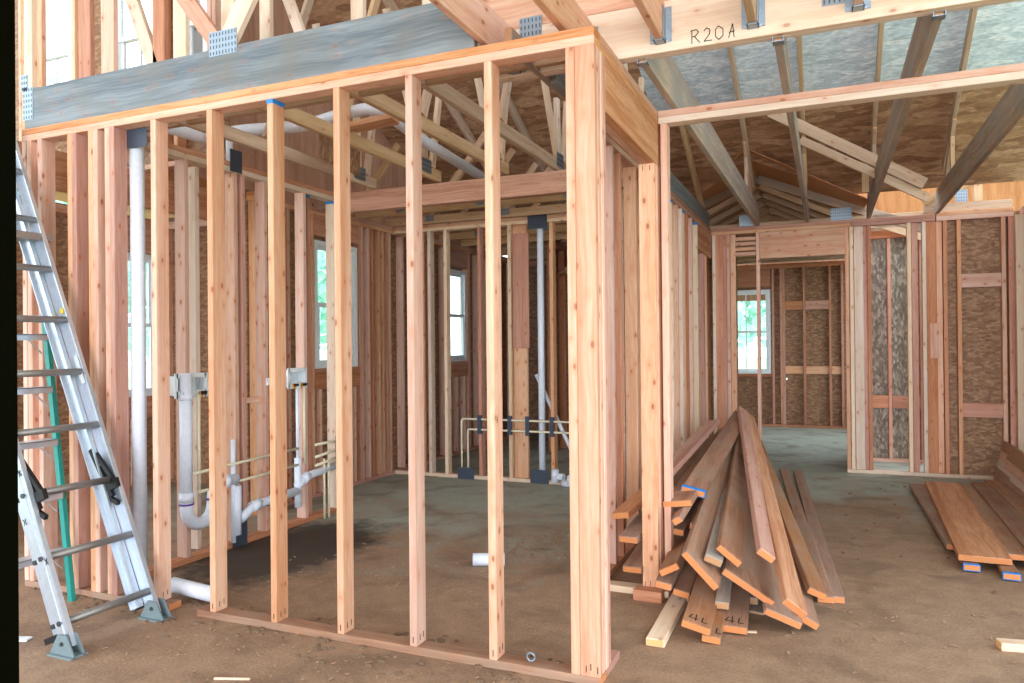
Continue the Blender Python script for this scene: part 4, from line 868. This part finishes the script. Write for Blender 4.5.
P_ = [
 ((655, 643), (722, 520), .020, W2, 6.1, 0, 'pine_pale', 'pale yellowish board poking out lowest towards us at the left of the pile'),
 ((711, 640), (745, 470), .022, W2, 6.6, 5, 'plank', 'short-looking board with dark pencil marks, low in the middle of the pile'),
 ((734, 630), (752, 470), .025, W6*.9, 6.6, 2, 'plank', 'board with an inked number, lying flat right of the middle'),
 ((696, 628), (738, 480), .075, W6, 6.4, 14, 'plank', 'wide board sloping over the marked one at the front middle'),
 ((722, 606), (744, 470), .10, .07, 6.4, 0, 'greybrown', 'dirty narrow rounded plank between two marked boards'),
 ((681, 594), (728, 480), .10, W2, 6.2, 12, 'plank', 'reddish board above the pale yellowish one'),
 ((663, 586), (718, 480), .16, W2, 6.2, 8, 'pine_dust', 'dusty board with a rounded end near the doorway post'),
 ((669, 570), (712, 480), .24, W6*.8, 6.2, -28, 'plank', 'board tipped on edge just right of the doorway post'),
 ((700, 571), (740, 430), .30, W10, 6.7, 48, 'plank', 'broad plank tilted steeply with a slanting end at the heart of the pile'),
 ((713, 561), (743, 440), .34, W2, 6.7, 20, 'greybrown', 'slim crooked board lying on the steeply tilted plank'),
 ((729, 556), (746, 425), .36, W6, 6.8, 40, 'plank', 'orange-ended board right of the crooked slim one'),
 ((748, 588), (748, 440), .20, W12, 6.9, 33, 'pine_dust', 'widest dusty plank with a bright orange slanting end'),
 ((766, 556), (742, 410), .38, W2, 6.9, 35, 'pine_red', 'reddish board resting on top of the widest plank'),
 ((783, 619), (752, 450), .075, W8, 6.8, 22, 'pine_dust', 'tan wide plank with a whitish end beside the widest one'),
 ((795, 609), (748, 415), .20, W6*.85, 6.9, 38, 'lvl', 'bright orange two-ply board running down the right side of the pile'),
 ((808, 622), (760, 450), .05, W6*.8, 6.8, 30, 'plank', 'reddish board with a greenish grey end under the bright orange one'),
 ((817, 594), (756, 440), .12, W6*.7, 7.0, 24, 'plank', 'board with a chewed end between the orange board and the grey flat ones'),
 ((826, 600), (784, 470), .020, W2, 8.3, 0, 'pine_dust', 'flat grey-tinged board on the slab at the right of the pile'),
 ((836, 600), (798, 472), .021, W2, 8.5, 0, 'pine_dust', 'outermost flat grey-tinged board at the right of the pile'),
 ((676, 532), (718, 470), .34, W2, 6.3, 5, 'plank', 'yellow-ended board just under the taped board'),
 ((694, 527), (722, 450), .38, .05, 6.4, 10, 'plank', 'small strip with an orange end among the upper boards'),
 ((677, 521), (742, 416), .46, .055, 7.0, -35, 'plank', 'board set on edge curving up to the peak of the pile'),
 ((677, 504), (728, 430), .52, W8*.9, 6.8, -8, 'plank', 'orange-ended wide board high on the left of the pile'),
 ((693, 492), (742, 414), .55, W6, 7.0, 12, 'plank', 'board with a blue taped end near the top of the pile'),
 ((662, 514), (713, 440), -4.46, W8, 6.3, -3, 'plank', 'shaded plank just beneath the uppermost one, leaning by the inner wall'),
 ((655, 484), (713, 422), -4.46, .12, 6.5, -10, 'pine_red', 'uppermost dark plank leaning on the inner wall'),
 ((620, 516), (660, 480), .42, W6*.8, 4.9, -10, 'pine_red', 'board end poking through between the corner post and the doorway post'),
 ((628, 540), (662, 500), .32, W6*.8, 4.9, 0, 'pine_dust', 'dusty board end low between the two posts'),
 ((632, 570), (665, 520), .15, W6*.8, 4.9, 0, 'plank', 'reddish offcut low between the two posts'),
 ((740, 600), (758, 470), .05, W8, 7.0, 0, 'greybrown', 'grey hidden board under the widest plank'),
 ((700, 600), (735, 500), .05, W6, 6.4, 0, 'greybrown', 'grey dirty board at the bottom of the pile'),
]
for i, (n_, f_, zn, w, yf, roll, mt, lb) in enumerate(P_):
    if n_ == (693, 492): 
        o = plank(n_, f_, zn, w, yf, roll, mt, lb, tape=True)
    else: o = plank(n_, f_, zn, w, yf, roll, mt, lb)
    if n_ == (662, 514):
        k_ = MB()
        for side_ in (1, -1):
            k_.tube([(.01, side_*(T/2-.004), .95), (.01, side_*(T/2+.001), .95)], .04, 14)
        k_ = k_.build('knot', 'ink', None); k_.parent = o; k_.matrix_parent_inverse = Matrix.Identity(4); k_['label'] = 'big dark knot'
    if n_ in ((734, 630), (711, 640), (696, 628)):
        s_ = MB(); y_ = -T/2-.001
        sgn = -1
        def face(u, vv): return (u, T/2+.0005, vv)
        pths = [[(-.03, .09), (-.045, .05), (.0, .05)], [(-.012, .10), (-.012, .03)], [(.02, .09), (.018, .04), (.045, .04)]]
        for side_ in (1, -1):
            for pth in pths:
                for a, c in zip(pth, pth[1:]): s_.beam((a[0], side_*(T/2+.0008), a[1]+.0), (c[0], side_*(T/2+.0008), c[1]), .006, .001, (0, 0, 1) if abs(a[0]-c[0]) > abs(a[1]-c[1]) else (1, 0, 0))
        k_ = s_.build('marking', 'ink', None); k_.parent = o; k_.matrix_parent_inverse = Matrix.Identity(4)
# boards laid out at the right
R = [
 ((962, 548), (920, 486), .04, W8, 'pine_dust', 'leftmost flat board of the stack at the right'),
 ((985, 560), (942, 484), .075, W12, 'lvl', 'wide smooth orange-brown plank on top of the right stack'),
 ((972, 568), (935, 500), .030, W2, 'plank', 'blue-ended bearer under the left side of the right stack'),
 ((1012, 577), (965, 500), .030, W2, 'plank', 'blue-ended bearer under the middle of the right stack'),
 ((1012, 557), (966, 486), .07, W8, 'pine_dust', 'dusty plank beside the wide smooth one'),
 ((1035, 568), (975, 486), .04, .05, 'greybrown', 'thin grey strip in the gap of the right stack'),
 ((1050, 560), (982, 484), .09, W8, 'plank', 'fifth plank of the right stack, slightly raised'),
 ((1068, 545), (996, 482), .10, W8, 'plank', 'reddish plank near the strand board at the right'),
 ((1075, 525), (1008, 480), .12, W8, 'pine_dust', 'dull plank at the foot of the leaning boards'),
]
for (n_, f_, zn, w, mt, lb) in R:
    plank(n_, f_, zn, w, None, 0, mt, lb, zf=zn, group='boards stacked flat on the right', tape=('bearer' in lb))
for i, (z, lb) in enumerate(((.36, 'topmost'), (.27, 'second'), (.18, 'third'), (.10, 'lowest'))):
    a = on(998, 448+i*12, 'Y', 8.6); o = bar('plank', (1.60-.02*i, 8.75, z), (1.52+.0*i, 5.6, z-.02), W6, T, ('pine_dust', 'pine', 'pine_pale', 'pine_dust')[i], None, (.2, 0, 1), .004)
    tag(o, '%s of the boards standing on edge against the right wall' % lb, 'plank', 'boards along the right wall')

# ------------------------------------------------------------------ small scraps on the slab
def scrap(px, py, ln, w, h, ang, mat, name, label, cat='scrap', group=None):
    p = on(px, py, 'Z', 0); a = math.radians(ang); d = Vector((math.cos(a), math.sin(a), 0))
    o = bar(name, p-d*ln/2+Vector((0, 0, h/2)), p+d*ln/2+Vector((0, 0, h/2)), w, h, mat, None, Vector((-d.y, d.x, 0)), .003); tag(o, label, cat, group); return o
scrap(1018, 650, .16, .07, .038, 10, 'pine_pale', 'wood_scrap', 'small pale offcut block on the floor at the lower right')
scrap(307, 632, .09, .06, .012, 30, 'pine_red', 'wood_scrap', 'small reddish chip beside the sole plate between the third and fourth studs')
scrap(232, 680, .16, .012, .01, 20, 'pine_pale', 'wood_scrap', 'thin pale stick on the dirt at the bottom left')
scrap(738, 632, .18, .02, .008, 15, 'pine_pale', 'wood_scrap', 'pale sliver in front of the lumber pile')
scrap(760, 605, .3, .12, .012, 80, 'greybrown', 'wood_scrap', 'grey scrap board peeking from under the widest plank')
scrap(20, 640, .10, .05, .01, 20, 'white', 'paper_scrap', 'white scrap of paper beside the ladder foot')
scrap(544, 664, .14, .015, .012, 10, 'white', 'plastic_strip', 'white plastic strip on the sole plate beside the corner post', 'scrap')
rg = MB()
p = on(531, 662, 'Z', .05); ang = [2*math.pi*k/16 for k in range(17)]
rg.tube([p+Vector((.018*math.cos(a), .0, .022+.018*math.sin(a))) for a in ang], .005, 8).build('pipe_clip', 'zinc', None, True); tag(bpy.data.objects['pipe_clip'], 'round metal pipe clip dropped on the sole plate by the corner post', 'clip')
# wood chips heap: nobody could count it
def heap(name, cx, cy, rx_, ry_, n, label, mats='pine', seed=1, smin=.008, smax=.03):
    r = random.Random(seed); b_ = MB()
    for k in range(n):
        a = r.random()*6.283; d = r.random()**.6; x = cx+math.cos(a)*d*rx_; y = cy+math.sin(a)*d*ry_; s = r.uniform(smin, smax); th_ = r.random()*3.14
        b_.beam((x, y, .003+r.random()*.01*(1-d)), (x+math.cos(th_)*s, y+math.sin(th_)*s, .006+r.random()*.012*(1-d)), s*.5, .003, (-math.sin(th_), math.cos(th_), 0))
    o = b_.build(name, mats); tag(o, label, 'debris', kind='stuff'); return o
p = on(550, 545, 'Z', 0); heap('wood_chips', p.x, p.y, .3, .4, 160, 'heap of wood chips behind the corner post', 'chip', 3, .012, .035)
p = on(300, 650, 'Z', 0); heap('wood_chips', p.x+.3, p.y-.2, 1.6, .35, 150, 'scattered wood shavings and bits in front of the partition', 'chip', 5, .005, .022)
heap('wood_chips', .6, 3.9, 1.0, .9, 90, 'scattered shavings in front of the lumber pile', 'chip', 8, .004, .03)
heap('wood_chips', -2.2, 4.0, 1.2, .9, 90, 'scattered bits on the slab behind the partition', 'chip', 9, .004, .03)
heap('wood_chips', .8, 6.5, .9, 2.0, 50, 'scattered bits along the passage', 'soil', 12, .01, .04)
# clods along the sole plate
r = random.Random(4); b_ = MB()
for k in range(260):
    x = r.uniform(-4.4, -.9); y = 3.0-abs(r.gauss(0, .09)) if r.random() < .6 else 3.1+abs(r.gauss(0, .08)); s = r.uniform(.006, .02)
    g_ = bmesh.ops.create_icosphere(b_.bm, subdivisions=1, radius=s)
    for v_ in g_['verts']: v_.co = Vector((v_.co.x*1.4+x, v_.co.y+y, v_.co.z*.6+.002))
o = b_.build('soil_clods', 'soil'); tag(o, 'small clods of soil along the front sole plate', 'soil', kind='stuff')

# ------------------------------------------------------------------ outside: trees
def tree(x, y, h, r_, mat, label, seed):
    rr = random.Random(seed); e = empty('tree', (x, y, -.25), label, 'tree', 'trees outside the windows')
    MB().tube([(x, y, -.25), (x+.1, y, h*.3), (x, y+.1, h*.7)], [.16, .12, .05], 8).build('trunk', 'greybrown', e, True)
    b_ = MB()
    for k in range(1500):
        a = rr.random()*6.283; u = rr.uniform(-1, 1); d = rr.random()**.4; s_ = math.sqrt(1-u*u)
        c = Vector((x+math.cos(a)*s_*d*r_, y+math.sin(a)*s_*d*r_, h*.58+u*d*h*.42)); s = rr.uniform(.12, .3)
        t1 = Vector((rr.uniform(-1, 1), rr.uniform(-1, 1), rr.uniform(-1, 1))).normalized(); t2_ = t1.orthogonal().normalized()
        vs = [b_.bm.verts.new(c+t1*s), b_.bm.verts.new(c+t2_*s*.6), b_.bm.verts.new(c-t1*s), b_.bm.verts.new(c-t2_*s*.6+Vector((0, 0, .05)))]
        b_.bm.faces.new(vs)
    b_.build('foliage', mat, e)
TR = [(-13, 7, 7, 2.6, 'leaf', 'bushy green tree outside the wing window'), (-14, 12.5, 6, 2.4, 'leaf2', 'pale green tree beyond the wing'), (-12, 17.5, 6.5, 2.4, 'leaf', 'green tree far out beyond the left windows'), (-17, 21, 7, 2.6, 'leaf2', 'distant pale tree beyond the narrow left windows'), (-6.3, 23, 6, 2.6, 'leaf2', 'pale tree outside the far bedroom window, left one'), (-1, 25.5, 6.5, 2.6, 'leaf2', 'light tree at the edge of the far bedroom window'), (-3.2, 20, 5.2, 2.0, 'leaf', 'green tree filling the far bedroom window'), (-19, 10, 8, 2.6, 'leaf2', 'tall pale tree behind the wing')]
for i, a in enumerate(TR): tree(*a, seed=20+i)

# ------------------------------------------------------------------ light
w = bpy.data.worlds.new('world'); S.world = w; w.use_nodes = True
bg = w.node_tree.nodes['Background']; bg.inputs[0].default_value = (.80, .92, 1.0, 1); bg.inputs[1].default_value = 9
# photographer's flash, just above the lens
fl = bpy.data.lights.new('flash', 'POINT'); fl.energy = 110; fl.color = (.97, .96, 1.0); fl.shadow_soft_size = .05
fo = bpy.data.objects.new('flash', fl); COL.objects.link(fo); fo.location = (.03, .02, 1.73)
# daylight through the open entrance behind the viewer
al = bpy.data.lights.new('entrance_daylight', 'AREA'); al.shape = 'RECTANGLE'; al.size = 6; al.size_y = 2.6; al.energy = 3000; al.color = (.84, .91, 1.0)
ao = bpy.data.objects.new('entrance_daylight', al); COL.objects.link(ao); ao.location = (1.0, -8.8, 1.9); ao.rotation_euler = (math.radians(97), 0, math.radians(6))

for o in bpy.data.objects:
    if '_w' in o: del o['_w']
S.view_settings.view_transform = 'Standard'; S.view_settings.look = 'None'; S.view_settings.gamma = 1; S.view_settings.exposure = -1.14
S.view_settings.use_curve_mapping = False
S.render.film_transparent = False
